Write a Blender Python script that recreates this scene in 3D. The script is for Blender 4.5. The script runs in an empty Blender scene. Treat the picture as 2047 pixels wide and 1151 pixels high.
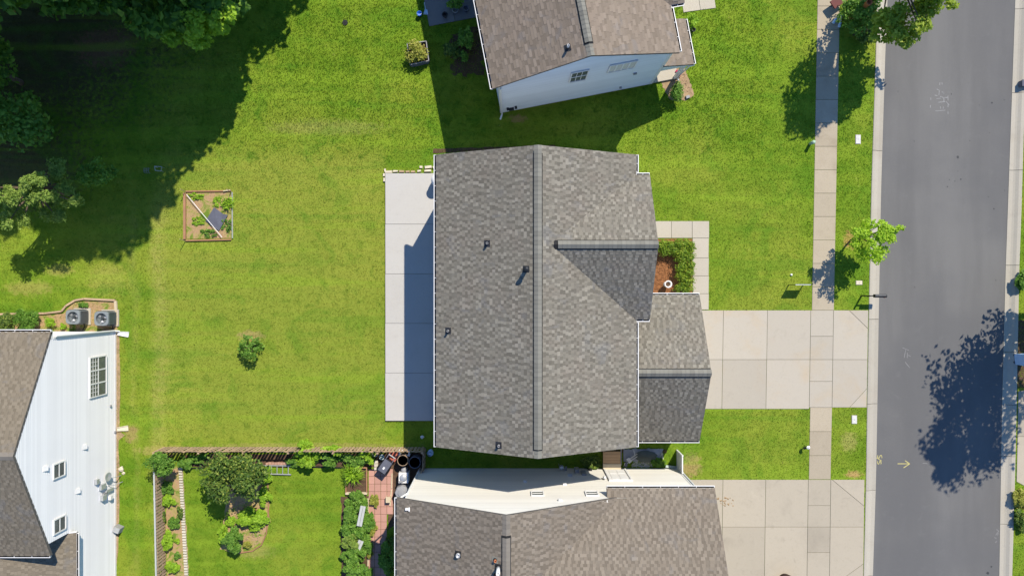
import bpy, math, random
import numpy as np
from mathutils import Vector, Matrix

random.seed(7)
rng = np.random.default_rng(7)
scene = bpy.context.scene
COL = scene.collection

# ------------------------------------------------------------------ camera, sky, sun, exposure
CAM_H = 38.0
FPX = 1365.0                       # focal length in pixels of the 2047 px wide photograph
cam_data = bpy.data.cameras.new("drone_camera")
cam_data.sensor_width = 36.0
cam_data.lens = 36.0 * FPX / 2047.0
cam_data.clip_start = 0.1
cam_data.clip_end = 2000.0
cam = bpy.data.objects.new("drone_camera", cam_data)
cam.location = (0, 0, CAM_H)
cam.rotation_euler = (0, 0, 0)
COL.objects.link(cam)
scene.camera = cam

SUN = Vector((0.428, 0.767, 1.0)).normalized()
EL = math.asin(SUN.z)
AZ = math.atan2(SUN.x, SUN.y)
world = bpy.data.worlds.new("World")
scene.world = world
world.use_nodes = True
wn = world.node_tree
wn.nodes.clear()
sky = wn.nodes.new("ShaderNodeTexSky")
sky.sky_type = 'NISHITA'
sky.sun_disc = False
sky.sun_elevation = EL
sky.sun_rotation = AZ
sky.air_density = 1.0
sky.dust_density = 0.0
sky.ozone_density = 10.0
bg = wn.nodes.new("ShaderNodeBackground")
bg.inputs["Strength"].default_value = 0.14
wo = wn.nodes.new("ShaderNodeOutputWorld")
wn.links.new(sky.outputs[0], bg.inputs[0])
wn.links.new(bg.outputs[0], wo.inputs[0])

sun_data = bpy.data.lights.new("sun", 'SUN')
sun_data.energy = 4.6
sun_data.angle = math.radians(0.5)
sun_data.color = (1.0, 0.925, 0.79)
sun = bpy.data.objects.new("sun", sun_data)
sun.rotation_euler = SUN.to_track_quat('Z', 'Y').to_euler()
sun.location = SUN * 80
COL.objects.link(sun)

scene.view_settings.view_transform = 'Standard'
scene.view_settings.look = 'None'
scene.view_settings.exposure = 0.45
scene.view_settings.gamma = 1.0
scene.view_settings.use_curve_mapping = False
scene.render.engine = 'CYCLES'
try:
    scene.cycles.max_bounces = 5
    scene.cycles.diffuse_bounces = 3
    scene.cycles.transmission_bounces = 4
    scene.cycles.transparent_max_bounces = 4
except Exception:
    pass

# ------------------------------------------------------------------ helpers
def W(px, py, h=0.0):
    """photograph pixel + real height above ground -> world point"""
    s = FPX / (CAM_H - h)
    return ((px - 1023.5) / s, (575.5 - py) / s, h)

def G(px, py):
    w = W(px, py, 0.0)
    return (w[0], w[1])

ORIGIN = {}

def org(o):
    return ORIGIN.get(o.name, Vector((0, 0, 0))) if o is not None else Vector((0, 0, 0))

def tag(o, label=None, cat=None, group=None, kind=None):
    if label: o['label'] = label
    if cat: o['category'] = cat
    if group: o['group'] = group
    if kind: o['kind'] = kind
    return o

def thing(name, label, cat, loc, group=None):
    o = bpy.data.objects.new(name, None)
    o.empty_display_size = 0.3
    COL.objects.link(o)
    o.location = loc
    ORIGIN[o.name] = Vector(loc)
    return tag(o, label, cat, group)

class MB:
    """collects faces in world coordinates, becomes one mesh"""
    def __init__(self):
        self.v, self.f, self.m = [], [], []
    def face(self, pts, m=0):
        b = len(self.v)
        self.v.extend([tuple(p) for p in pts])
        self.f.append(tuple(range(b, b + len(pts))))
        self.m.append(m)
        return self
    def faces(self, verts, faces, m=0):
        b = len(self.v)
        self.v.extend([tuple(p) for p in verts])
        for f in faces:
            self.f.append(tuple(i + b for i in f)); self.m.append(m)
        return self
    def hexa(self, p, m=0):
        # p: 4 bottom (ccw), 4 top
        return self.faces(p, [(3, 2, 1, 0), (4, 5, 6, 7), (0, 1, 5, 4), (1, 2, 6, 5), (2, 3, 7, 6), (3, 0, 4, 7)], m)
    def box(self, x0, x1, y0, y1, z0, z1, m=0):
        return self.hexa([(x0, y0, z0), (x1, y0, z0), (x1, y1, z0), (x0, y1, z0), (x0, y0, z1), (x1, y0, z1), (x1, y1, z1), (x0, y1, z1)], m)
    def obox(self, c, ux, hx, hy, z0, z1, m=0, taper=1.0):
        """box about c with its x axis along angle ux"""
        ca, sa = math.cos(ux), math.sin(ux)
        P = []
        for z, t in ((z0, 1.0), (z1, taper)):
            for a, b in ((-1, -1), (1, -1), (1, 1), (-1, 1)):
                x, y = a * hx * t, b * hy * t
                P.append((c[0] + x * ca - y * sa, c[1] + x * sa + y * ca, z))
        return self.hexa(P, m)
    def prism(self, pts, z0, z1, m=0):
        """vertical prism over a ccw polygon (x,y)"""
        n = len(pts)
        if poly_area(pts) < 0: pts = pts[::-1]
        v = [(p[0], p[1], z0) for p in pts] + [(p[0], p[1], z1) for p in pts]
        f = [tuple(range(n - 1, -1, -1)), tuple(range(n, 2 * n))]
        f += [(i, (i + 1) % n, n + (i + 1) % n, n + i) for i in range(n)]
        return self.faces(v, f, m)
    def cyl(self, c, r0, r1, z0, z1, n=16, m=0, cap=True):
        v = []
        for z, r in ((z0, r0), (z1, r1)):
            for i in range(n):
                a = 2 * math.pi * i / n
                v.append((c[0] + r * math.cos(a), c[1] + r * math.sin(a), z))
        f = [(i, (i + 1) % n, n + (i + 1) % n, n + i) for i in range(n)]
        if cap: f += [tuple(range(n - 1, -1, -1)), tuple(range(n, 2 * n))]
        return self.faces(v, f, m)
    def lathe(self, c, prof, n=18, m=0):
        """prof: list of (r,z)"""
        v = []
        for r, z in prof:
            for i in range(n):
                a = 2 * math.pi * i / n
                v.append((c[0] + r * math.cos(a), c[1] + r * math.sin(a), z))
        f = []
        for k in range(len(prof) - 1):
            for i in range(n):
                j = (i + 1) % n
                f.append((k * n + i, k * n + j, (k + 1) * n + j, (k + 1) * n + i))
        if prof[0][0] > 1e-4: f.append(tuple(range(n - 1, -1, -1)))
        if prof[-1][0] > 1e-4: f.append(tuple((len(prof) - 1) * n + i for i in range(n)))
        return self.faces(v, f, m)
    def tube(self, pts, radii, n=8, m=0):
        pts = [Vector(p) for p in pts]
        if not hasattr(radii, '__len__'): radii = [radii] * len(pts)
        v = []
        for i, p in enumerate(pts):
            d = (pts[min(i + 1, len(pts) - 1)] - pts[max(i - 1, 0)]).normalized()
            a = d.cross(Vector((0, 0, 1)))
            if a.length < 1e-3: a = d.cross(Vector((1, 0, 0)))
            a.normalize(); b = d.cross(a)
            for k in range(n):
                t = 2 * math.pi * k / n
                v.append(p + (a * math.cos(t) + b * math.sin(t)) * radii[i])
        f = []
        for i in range(len(pts) - 1):
            for k in range(n):
                j = (k + 1) % n
                f.append((i * n + k, (i + 1) * n + k, (i + 1) * n + j, i * n + j))
        f.append(tuple(range(n))); f.append(tuple((len(pts) - 1) * n + k for k in range(n - 1, -1, -1)))
        return self.faces(v, f, m)
    def build(self, name, mats, parent=None, smooth=False, origin=None):
        if not isinstance(mats, (list, tuple)): mats = [mats]
        o_ = org(parent) if origin is None else Vector(origin)
        me = bpy.data.meshes.new(name)
        me.from_pydata([(x - o_.x, y - o_.y, z - o_.z) for x, y, z in self.v], [], self.f)
        for m in mats: me.materials.append(m)
        if len(mats) > 1: me.polygons.foreach_set("material_index", self.m)
        if smooth: me.polygons.foreach_set("use_smooth", [True] * len(me.polygons))
        me.update()
        ob = bpy.data.objects.new(name, me)
        COL.objects.link(ob)
        if parent is not None:
            ob.parent = parent
            ORIGIN[ob.name] = o_
        else:
            if origin is not None: ob.location = origin
            ORIGIN[ob.name] = o_
        return ob

def np_mesh(name, verts, quads, mats, parent=None, tris=False):
    """verts (N,3), quads (M,4) or (M,3) as arrays -> fast object"""
    o_ = org(parent)
    verts = np.asarray(verts, dtype=np.float32) - np.array(o_, dtype=np.float32)
    quads = np.asarray(quads, dtype=np.int32)
    k = quads.shape[1]
    me = bpy.data.meshes.new(name)
    me.vertices.add(len(verts)); me.vertices.foreach_set("co", verts.ravel())
    me.loops.add(quads.size); me.loops.foreach_set("vertex_index", quads.ravel())
    me.polygons.add(len(quads))
    me.polygons.foreach_set("loop_start", np.arange(0, quads.size, k, dtype=np.int32))
    me.polygons.foreach_set("loop_total", np.full(len(quads), k, dtype=np.int32))
    for m in (mats if isinstance(mats, (list, tuple)) else [mats]): me.materials.append(m)
    me.polygons.foreach_set("use_smooth", np.zeros(len(quads), dtype=bool))
    me.update(calc_edges=True)
    ob = bpy.data.objects.new(name, me)
    COL.objects.link(ob)
    if parent is not None: ob.parent = parent
    ORIGIN[ob.name] = o_
    return ob

def poly_area(p):
    return 0.5 * sum(p[i][0] * p[(i + 1) % len(p)][1] - p[(i + 1) % len(p)][0] * p[i][1] for i in range(len(p)))

def inset(pts, d):
    """inset a convex polygon by d"""
    if poly_area(pts) < 0: pts = pts[::-1]
    n = len(pts); L = []
    for i in range(n):
        a, b = Vector(pts[i][:2]), Vector(pts[(i + 1) % n][:2])
        t = (b - a).normalized(); nrm = Vector((-t.y, t.x))
        L.append((a + nrm * d, t))
    out = []
    for i in range(n):
        p, t = L[i - 1]; q, s = L[i]
        den = t.x * s.y - t.y * s.x
        if abs(den) < 1e-9: out.append(tuple(q)); continue
        w = q - p
        k = (w.x * s.y - w.y * s.x) / den
        out.append(tuple(p + t * k))
    return out

def inpoly(X, Y, poly):
    r = np.zeros(X.shape, bool)
    n = len(poly)
    for i in range(n):
        x0, y0 = poly[i][0], poly[i][1]; x1, y1 = poly[(i + 1) % n][0], poly[(i + 1) % n][1]
        if y0 == y1: continue
        c = ((y0 > Y) != (y1 > Y)) & (X < (x1 - x0) * (Y - y0) / (y1 - y0) + x0)
        r ^= c
    return r

def link_copy(src, parent=None, loc=None, rot=None, scl=None):
    c = src.copy()
    COL.objects.link(c)
    c.parent = parent if parent is not None else src.parent
    if loc is not None: c.location = loc
    if rot is not None: c.rotation_euler = rot
    if scl is not None: c.scale = scl
    ORIGIN[c.name] = ORIGIN.get(src.name, Vector((0, 0, 0)))
    return c

# ------------------------------------------------------------------ materials
def ramp(nt, stops):
    r = nt.nodes.new("ShaderNodeValToRGB")
    e = r.color_ramp.elements
    while len(e) < len(stops): e.new(0.5)
    for i, (p, c) in enumerate(stops):
        e[i].position = p; e[i].color = (c[0], c[1], c[2], 1)
    return r

def noise(nt, scale, detail=4.0, rough=0.55, vec=None, dist=0.0):
    n = nt.nodes.new("ShaderNodeTexNoise")
    n.inputs["Scale"].default_value = scale
    n.inputs["Detail"].default_value = detail
    n.inputs["Roughness"].default_value = rough
    n.inputs["Distortion"].default_value = dist
    if vec is not None: nt.links.new(vec, n.inputs["Vector"])
    return n

def mixc(nt, a, b, fac, mode='MIX'):
    m = nt.nodes.new("ShaderNodeMix")
    m.data_type = 'RGBA'; m.blend_type = mode
    for sock, v in ((m.inputs[6], a), (m.inputs[7], b)):
        if isinstance(v, (tuple, list)): sock.default_value = (v[0], v[1], v[2], 1)
        else: nt.links.new(v, sock)
    if isinstance(fac, (int, float)): m.inputs[0].default_value = fac
    else: nt.links.new(fac, m.inputs[0])
    return m.outputs[2]

def mrange(nt, v, a, b, c=0.0, d=1.0):
    m = nt.nodes.new("ShaderNodeMapRange")
    m.interpolation_type = 'SMOOTHSTEP'
    nt.links.new(v, m.inputs[0])
    m.inputs[1].default_value = a; m.inputs[2].default_value = b
    m.inputs[3].default_value = c; m.inputs[4].default_value = d
    return m.outputs[0]

def math_n(nt, op, a, b=None):
    m = nt.nodes.new("ShaderNodeMath"); m.operation = op
    for i, v in enumerate((a, b)):
        if v is None: continue
        if isinstance(v, (int, float)): m.inputs[i].default_value = v
        else: nt.links.new(v, m.inputs[i])
    return m.outputs[0]

def new_mat(name):
    m = bpy.data.materials.new(name)
    m.use_nodes = True
    nt = m.node_tree
    b = nt.nodes["Principled BSDF"]
    geo = nt.nodes.new("ShaderNodeNewGeometry")
    return m, nt, b, geo

def bump(nt, b, height, strength, dist=0.02):
    bp = nt.nodes.new("ShaderNodeBump")
    bp.inputs["Strength"].default_value = strength
    bp.inputs["Distance"].default_value = dist
    nt.links.new(height, bp.inputs["Height"])
    nt.links.new(bp.outputs[0], b.inputs["Normal"])

def sc(c, k): return (c[0] * k, c[1] * k, c[2] * k)

def plain(name, c, rough=0.6, var=0.12, scale=6.0, fine=60.0, metal=0.0, bmp=0.0, obj_var=0.0, spec=0.3, island=0.0):
    """general painted / weathered surface: base colour with blotches and grain"""
    m, nt, b, geo = new_mat(name)
    n1 = noise(nt, scale, 5, 0.6, geo.outputs["Position"])
    n2 = noise(nt, fine, 3, 0.6, geo.outputs["Position"])
    r = ramp(nt, [(0.25, sc(c, 1 - var)), (0.75, sc(c, 1 + var))])
    nt.links.new(n1.outputs[0], r.inputs[0])
    col = mixc(nt, r.outputs[0], sc(c, 1 - 1.5 * var), mrange(nt, n2.outputs[0], 0.5, 0.75, 0, 0.6))
    if obj_var:
        oi = nt.nodes.new("ShaderNodeObjectInfo")
        col = mixc(nt, col, mixc(nt, sc(c, 1 - obj_var), sc(c, 1 + obj_var), oi.outputs["Random"]), 0.5)
    if island:
        col = mixc(nt, col, mixc(nt, (1 - island,) * 3, (1 + island * 0.3,) * 3, geo.outputs["Random Per Island"]), 1.0, 'MULTIPLY')
    nt.links.new(col, b.inputs["Base Color"])
    b.inputs["Roughness"].default_value = rough
    b.inputs["Metallic"].default_value = metal
    b.inputs["Specular IOR Level"].default_value = spec
    if bmp: bump(nt, b, n2.outputs[0], bmp, 0.01)
    return m

def concrete(name, c, stain=(0.30, 0.24, 0.17), stain_amt=0.35, dark_amt=0.25, grain=0.10, obj_var=0.05, seed=0.0):
    m, nt, b, geo = new_mat(name)
    mp = nt.nodes.new("ShaderNodeMapping"); mp.inputs["Location"].default_value = (seed * 13.1, seed * 7.7, seed)
    nt.links.new(geo.outputs["Position"], mp.inputs[0]); P = mp.outputs[0]
    n1 = noise(nt, 0.55, 6, 0.6, P, 0.4); n2 = noise(nt, 2.4, 6, 0.65, P, 0.8); n3 = noise(nt, 55, 3, 0.7, P); n4 = noise(nt, 9, 6, 0.7, P)
    col = mixc(nt, sc(c, 1.0), stain, mrange(nt, n1.outputs[0], 0.48, 0.80, 0, stain_amt))
    col = mixc(nt, col, sc(c, 0.62), mrange(nt, n2.outputs[0], 0.52, 0.85, 0, dark_amt))
    col = mixc(nt, col, sc(c, 1.14), mrange(nt, n2.outputs[0], 0.42, 0.18, 0, 0.6))
    col = mixc(nt, col, sc(c, 0.7), mrange(nt, n4.outputs[0], 0.54, 0.76, 0, 0.5))
    col = mixc(nt, col, sc(c, 1 - 2.5 * grain), mrange(nt, n3.outputs[0], 0.5, 0.72, 0, 0.7))
    oi = nt.nodes.new("ShaderNodeObjectInfo")
    tone = mixc(nt, (1 - obj_var,) * 3, (1 + obj_var,) * 3, oi.outputs["Random"])
    col = mixc(nt, col, tone, 1.0, 'MULTIPLY')
    nt.links.new(col, b.inputs["Base Color"])
    b.inputs["Roughness"].default_value = 0.9
    b.inputs["Specular IOR Level"].default_value = 0.2
    bump(nt, b, n3.outputs[0], 0.15, 0.003)
    return m

def shingle_mat(name, tones, warm, contrast=1.0, streak=0.2):
    m, nt, b, geo = new_mat(name)
    oi = nt.nodes.new("ShaderNodeObjectInfo")
    r0 = math_n(nt, 'FRACT', math_n(nt, 'ADD', geo.outputs["Random Per Island"], oi.outputs["Random"]))
    st = [(i / (len(tones) - 1), t) for i, t in enumerate(tones)]
    r = ramp(nt, st); nt.links.new(r0, r.inputs[0])
    n1 = noise(nt, 0.7, 5, 0.6, geo.outputs["Position"]); n2 = noise(nt, 0.9, 3, 0.5, geo.outputs["Position"])
    n2.inputs["Distortion"].default_value = 1.5
    n3 = noise(nt, 90, 3, 0.7, geo.outputs["Position"])
    n5 = noise(nt, 0.28, 5, 0.6, geo.outputs["Position"])
    col = mixc(nt, r.outputs[0], mixc(nt, warm, r.outputs[0], 0.55), mrange(nt, n1.outputs[0], 0.45, 0.7, 0, 0.7))
    col = mixc(nt, col, (0.165, 0.175, 0.195), mrange(nt, n2.outputs[0], 0.55, 0.72, 0, 0.25))
    col = mixc(nt, col, sc(tones[0], 0.8), mrange(nt, n5.outputs[0], 0.5, 0.75, 0, streak))
    col = mixc(nt, col, sc(tones[0], 0.6), mrange(nt, n3.outputs[0], 0.5, 0.7, 0, 0.5))
    nt.links.new(col, b.inputs["Base Color"])
    b.inputs["Roughness"].default_value = 0.95
    b.inputs["Specular IOR Level"].default_value = 0.15
    bump(nt, b, n3.outputs[0], 0.15, 0.003)
    return m

def leaf_mat(name, dark, light, transl=0.25, rough=0.55, tip=None):
    m = bpy.data.materials.new(name); m.use_nodes = True
    nt = m.node_tree; nt.nodes.clear()
    out = nt.nodes.new("ShaderNodeOutputMaterial")
    geo = nt.nodes.new("ShaderNodeNewGeometry")
    r = ramp(nt, [(0.0, dark), (0.65, light), (1.0, tip or sc(light, 1.25))])
    nt.links.new(geo.outputs["Random Per Island"], r.inputs[0])
    n1 = noise(nt, 2.2, 3, 0.5, geo.outputs["Position"])
    col = mixc(nt, r.outputs[0], dark, mrange(nt, n1.outputs[0], 0.48, 0.70, 0, 0.35))
    pb = nt.nodes.new("ShaderNodeBsdfPrincipled")
    pb.inputs["Roughness"].default_value = rough
    pb.inputs["Specular IOR Level"].default_value = 0.25
    tr = nt.nodes.new("ShaderNodeBsdfTranslucent")
    nt.links.new(col, pb.inputs["Base Color"])
    nt.links.new(mixc(nt, col, (light[0] * 1.5, light[1] * 1.5, light[2] * 0.6), 0.5), tr.inputs[0])
    mx = nt.nodes.new("ShaderNodeMixShader"); mx.inputs[0].default_value = transl
    nt.links.new(pb.outputs[0], mx.inputs[1]); nt.links.new(tr.outputs[0], mx.inputs[2])
    nt.links.new(mx.outputs[0], out.inputs[0])
    return m

def grass_color(nt, geo, blades=False):
    P = geo.outputs["Position"]
    big = noise(nt, 0.11, 5, 0.6, P, 0.3); med = noise(nt, 0.75, 6, 0.65, P, 0.4); sml = noise(nt, 4.5, 5, 0.7, P); fin = noise(nt, 24, 4, 0.75, P)
    clump = noise(nt, 1.9, 6, 0.72, P, 0.6)
    green = (0.110, 0.205, 0.013); mid = (0.172, 0.264, 0.021); dry = (0.268, 0.298, 0.040); straw = (0.37, 0.335, 0.10); deep = (0.050, 0.130, 0.009)
    c = mixc(nt, green, mid, mrange(nt, med.outputs[0], 0.35, 0.65))
    sep = nt.nodes.new("ShaderNodeSeparateXYZ"); nt.links.new(P, sep.inputs[0])
    # the plot behind the house is mown shorter and is drier
    yard = math_n(nt, 'MULTIPLY', mrange(nt, sep.outputs[0], -20.5, -19.0), math_n(nt, 'MULTIPLY', mrange(nt, sep.outputs[0], -6.9, -7.2), math_n(nt, 'MULTIPLY', mrange(nt, sep.outputs[1], -8.9, -8.3), mrange(nt, sep.outputs[1], 8.2, 6.8))))
    yard = math_n(nt, 'MULTIPLY', yard, 0.62)
    c = mixc(nt, c, dry, mrange(nt, big.outputs[0], 0.42, 0.64, 0.08, 0.62))
    c = mixc(nt, c, (0.264, 0.290, 0.046), yard)
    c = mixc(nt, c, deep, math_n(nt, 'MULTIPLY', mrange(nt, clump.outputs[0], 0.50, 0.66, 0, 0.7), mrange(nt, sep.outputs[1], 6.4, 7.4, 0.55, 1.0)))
    c = mixc(nt, c, straw, mrange(nt, math_n(nt, 'ADD', sml.outputs[0], math_n(nt, 'MULTIPLY', med.outputs[0], 0.6)), 0.93, 1.12, 0, 0.55))
    # wheel and mower tracks worn into the grass
    wob = math_n(nt, 'ADD', sep.outputs[0], math_n(nt, 'MULTIPLY', big.outputs[0], 1.4))
    for x0, w_, amt in ((-19.5, 0.75, 0.5), (-20.9, 0.35, 0.25)):
        d = math_n(nt, 'ABSOLUTE', math_n(nt, 'SUBTRACT', math_n(nt, 'ADD', wob, math_n(nt, 'MULTIPLY', med.outputs[0], 0.9)), x0 + 1.1))
        lane = math_n(nt, 'MULTIPLY', mrange(nt, d, w_, 0.0), mrange(nt, sep.outputs[1], 6.0, 3.0))
        lane = math_n(nt, 'MULTIPLY', lane, mrange(nt, sml.outputs[0], 0.35, 0.6, 0.25, 1.0))
        c = mixc(nt, c, straw, math_n(nt, 'MULTIPLY', lane, amt))
    # worn and bare places
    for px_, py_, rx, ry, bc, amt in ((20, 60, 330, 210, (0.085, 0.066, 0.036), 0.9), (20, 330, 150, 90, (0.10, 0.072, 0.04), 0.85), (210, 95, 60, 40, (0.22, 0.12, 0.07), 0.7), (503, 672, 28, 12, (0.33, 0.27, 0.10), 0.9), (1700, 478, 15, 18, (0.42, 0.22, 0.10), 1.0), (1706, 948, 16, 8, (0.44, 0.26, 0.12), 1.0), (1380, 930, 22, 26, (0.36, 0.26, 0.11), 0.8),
                                     (1698, 882, 18, 20, (0.36, 0.33, 0.10), 0.6), (1035, 238, 18, 8, (0.34, 0.2, 0.1), 0.8), (262, 865, 14, 18, (0.36, 0.22, 0.12), 0.7), (215, 560, 40, 34, (0.36, 0.33, 0.08), 0.45),
                                     (60, 575, 50, 16, (0.36, 0.30, 0.09), 0.5), (120, 540, 30, 14, (0.36, 0.30, 0.09), 0.5), (330, 900, 60, 10, (0.36, 0.30, 0.1), 0.6), (620, 890, 200, 6, (0.34, 0.28, 0.1), 0.5), (650, 255, 120, 16, (0.33, 0.29, 0.11), 0.3), (508, 1100, 40, 16, (0.36, 0.31, 0.1), 0.5)):
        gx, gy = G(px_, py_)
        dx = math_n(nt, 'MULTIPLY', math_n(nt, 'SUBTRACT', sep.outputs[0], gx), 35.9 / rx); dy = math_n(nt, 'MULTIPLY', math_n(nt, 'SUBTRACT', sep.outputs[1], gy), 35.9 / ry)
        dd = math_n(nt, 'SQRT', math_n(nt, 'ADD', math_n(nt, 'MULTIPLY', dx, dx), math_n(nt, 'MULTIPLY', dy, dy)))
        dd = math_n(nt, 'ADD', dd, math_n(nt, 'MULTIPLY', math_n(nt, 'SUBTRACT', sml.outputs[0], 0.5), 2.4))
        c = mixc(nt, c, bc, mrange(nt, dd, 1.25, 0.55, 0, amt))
    # soft mower passes, mostly left to right
    mpb = nt.nodes.new("ShaderNodeMapping"); mpb.inputs["Scale"].default_value = (0.07, 1.15, 1.0); mpb.inputs["Rotation"].default_value = (0, 0, 0.02)
    nt.links.new(P, mpb.inputs[0])
    bands = noise(nt, 1.0, 3, 0.5, mpb.outputs[0], 0.2)
    c = mixc(nt, c, sc(mid, 1.3), mrange(nt, bands.outputs[0], 0.5, 0.68, 0, 0.45))
    c = mixc(nt, c, sc(deep, 1.7), mrange(nt, bands.outputs[0], 0.47, 0.32, 0, 0.32))
    c = mixc(nt, c, sc(deep, 1.5), mrange(nt, noise(nt, 0.42, 4, 0.6, P, 0.8).outputs[0], 0.52, 0.66, 0, 0.38))
    c = mixc(nt, c, sc(deep, 0.8), mrange(nt, fin.outputs[0], 0.52, 0.72, 0, 0.25))
    c = mixc(nt, c, sc(dry, 1.1), mrange(nt, fin.outputs[0], 0.44, 0.28, 0, 0.4))
    if blades:
        r = ramp(nt, [(0, (0.82, 0.85, 0.86)), (0.5, (1.0, 1.0, 1.0)), (0.86, (1.2, 1.15, 1.08)), (1.0, (1.5, 1.32, 1.6))])
        nt.links.new(geo.outputs["Random Per Island"], r.inputs[0])
        c = mixc(nt, c, r.outputs[0], 1.0, 'MULTIPLY')
    return c, fin

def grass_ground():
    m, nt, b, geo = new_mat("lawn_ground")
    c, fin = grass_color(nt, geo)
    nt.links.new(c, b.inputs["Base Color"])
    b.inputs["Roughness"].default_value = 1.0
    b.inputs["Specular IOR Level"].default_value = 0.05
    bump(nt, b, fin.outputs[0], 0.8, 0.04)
    return m

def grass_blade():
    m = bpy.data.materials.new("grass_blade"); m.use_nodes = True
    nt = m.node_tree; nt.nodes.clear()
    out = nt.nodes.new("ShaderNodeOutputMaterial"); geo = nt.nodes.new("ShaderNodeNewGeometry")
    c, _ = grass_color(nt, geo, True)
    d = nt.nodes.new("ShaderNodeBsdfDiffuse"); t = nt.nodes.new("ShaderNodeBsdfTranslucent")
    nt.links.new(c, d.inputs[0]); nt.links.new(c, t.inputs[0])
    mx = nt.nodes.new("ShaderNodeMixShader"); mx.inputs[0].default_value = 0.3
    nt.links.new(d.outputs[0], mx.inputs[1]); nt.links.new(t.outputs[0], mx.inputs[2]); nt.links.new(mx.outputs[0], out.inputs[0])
    return m

def asphalt_mat():
    m, nt, b, geo = new_mat("asphalt")
    P = geo.outputs["Position"]
    st = nt.nodes.new("ShaderNodeMapping"); st.inputs["Scale"].default_value = (1.0, 0.12, 1.0)
    nt.links.new(P, st.inputs[0])
    n1 = noise(nt, 0.35, 5, 0.6, st.outputs[0]); n2 = noise(nt, 1.6, 6, 0.65, P, 0.5); n3 = noise(nt, 70, 3, 0.8, P); n4 = noise(nt, 0.12, 4, 0.5, P)
    c = mixc(nt, (0.128, 0.124, 0.119), (0.162, 0.157, 0.149), mrange(nt, n1.outputs[0], 0.35, 0.65))
    c = mixc(nt, c, (0.116, 0.114, 0.113), mrange(nt, n4.outputs[0], 0.45, 0.62, 0, 0.7))
    c = mixc(nt, c, (0.165, 0.162, 0.155), mrange(nt, n2.outputs[0], 0.55, 0.8, 0, 0.5))
    c = mixc(nt, c, (0.075, 0.075, 0.078), mrange(nt, n3.outputs[0], 0.52, 0.68, 0, 0.55))
    c = mixc(nt, c, (0.24, 0.23, 0.22), mrange(nt, n3.outputs[0], 0.40, 0.28, 0, 0.5))
    nt.links.new(c, b.inputs["Base Color"])
    b.inputs["Roughness"].default_value = 0.92
    b.inputs["Specular IOR Level"].default_value = 0.2
    bump(nt, b, n3.outputs[0], 0.2, 0.004)
    return m

M = {}
M['grass'] = grass_ground(); M['blade'] = grass_blade(); M['asphalt'] = asphalt_mat()
M['drive'] = concrete("driveway_concrete", (0.405, 0.362, 0.295), (0.42, 0.32, 0.20), 0.55, 0.32, 0.05, 0.08, 1)
M['drive_low'] = concrete("old_driveway_concrete", (0.390, 0.340, 0.262), (0.31, 0.27, 0.21), 0.7, 0.5, 0.06, 0.10, 2)
M['walk'] = concrete("sidewalk_concrete", (0.395, 0.335, 0.245), (0.25, 0.195, 0.13), 0.6, 0.55, 0.2, 0.08, 3)
M['kerb'] = concrete("kerb_concrete", (0.40, 0.365, 0.30), (0.30, 0.25, 0.19), 0.4, 0.35, 0.14, 0.07, 4)
M['path'] = concrete("path_concrete", (0.44, 0.395, 0.318), (0.36, 0.30, 0.22), 0.3, 0.15, 0.05, 0.04, 5)
M['patio'] = concrete("patio_concrete", (0.455, 0.438, 0.41), (0.40, 0.37, 0.33), 0.35, 0.22, 0.05, 0.03, 6)
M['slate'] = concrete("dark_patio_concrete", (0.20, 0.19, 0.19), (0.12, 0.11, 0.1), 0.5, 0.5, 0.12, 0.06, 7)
M['joint'] = plain("joint_dirt", (0.12, 0.098, 0.068), 1.0, 0.3, 4, 40)
M['soil'] = plain("garden_soil", (0.34, 0.235, 0.135), 1.0, 0.35, 3, 28, bmp=0.8)
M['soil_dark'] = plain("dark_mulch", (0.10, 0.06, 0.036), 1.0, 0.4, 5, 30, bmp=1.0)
M['forest'] = plain("forest_litter", (0.075, 0.062, 0.035), 1.0, 0.4, 2, 26, bmp=0.6)
M['mulch'] = plain("red_bark_mulch", (0.24, 0.105, 0.042), 1.0, 0.4, 7, 40, bmp=1.0)
M['bare'] = plain("bare_clay", (0.36, 0.21, 0.10), 1.0, 0.25, 4, 35, bmp=0.6)
M['straw'] = plain("dry_thatch", (0.33, 0.29, 0.09), 1.0, 0.25, 6, 35)
M['paver'] = plain("red_paver", (0.46, 0.25, 0.195), 0.9, 0.14, 2, 40, bmp=0.2, obj_var=0.16)
DARK = {}
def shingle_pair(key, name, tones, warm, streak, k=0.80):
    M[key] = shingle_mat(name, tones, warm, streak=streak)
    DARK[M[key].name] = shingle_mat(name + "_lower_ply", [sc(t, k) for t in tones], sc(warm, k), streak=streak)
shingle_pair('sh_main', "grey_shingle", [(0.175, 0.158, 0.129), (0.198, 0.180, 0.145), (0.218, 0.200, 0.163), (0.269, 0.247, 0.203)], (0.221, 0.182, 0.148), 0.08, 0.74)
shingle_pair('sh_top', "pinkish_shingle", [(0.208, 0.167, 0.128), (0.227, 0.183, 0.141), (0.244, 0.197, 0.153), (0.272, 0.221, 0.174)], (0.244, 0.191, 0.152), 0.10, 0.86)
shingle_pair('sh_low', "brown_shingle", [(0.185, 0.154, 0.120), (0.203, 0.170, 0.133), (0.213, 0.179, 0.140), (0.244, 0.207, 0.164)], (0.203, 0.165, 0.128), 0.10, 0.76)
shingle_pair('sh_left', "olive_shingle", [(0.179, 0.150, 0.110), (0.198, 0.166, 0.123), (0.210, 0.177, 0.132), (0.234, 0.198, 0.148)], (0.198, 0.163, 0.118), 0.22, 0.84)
M['deck'] = plain("roof_deck", (0.10, 0.093, 0.085), 1.0, 0.2, 3, 60)
M['cap'] = plain("ridge_cap_shingle", (0.185, 0.178, 0.152), 0.95, 0.15, 2, 80, bmp=0.1, obj_var=0.22)
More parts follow.
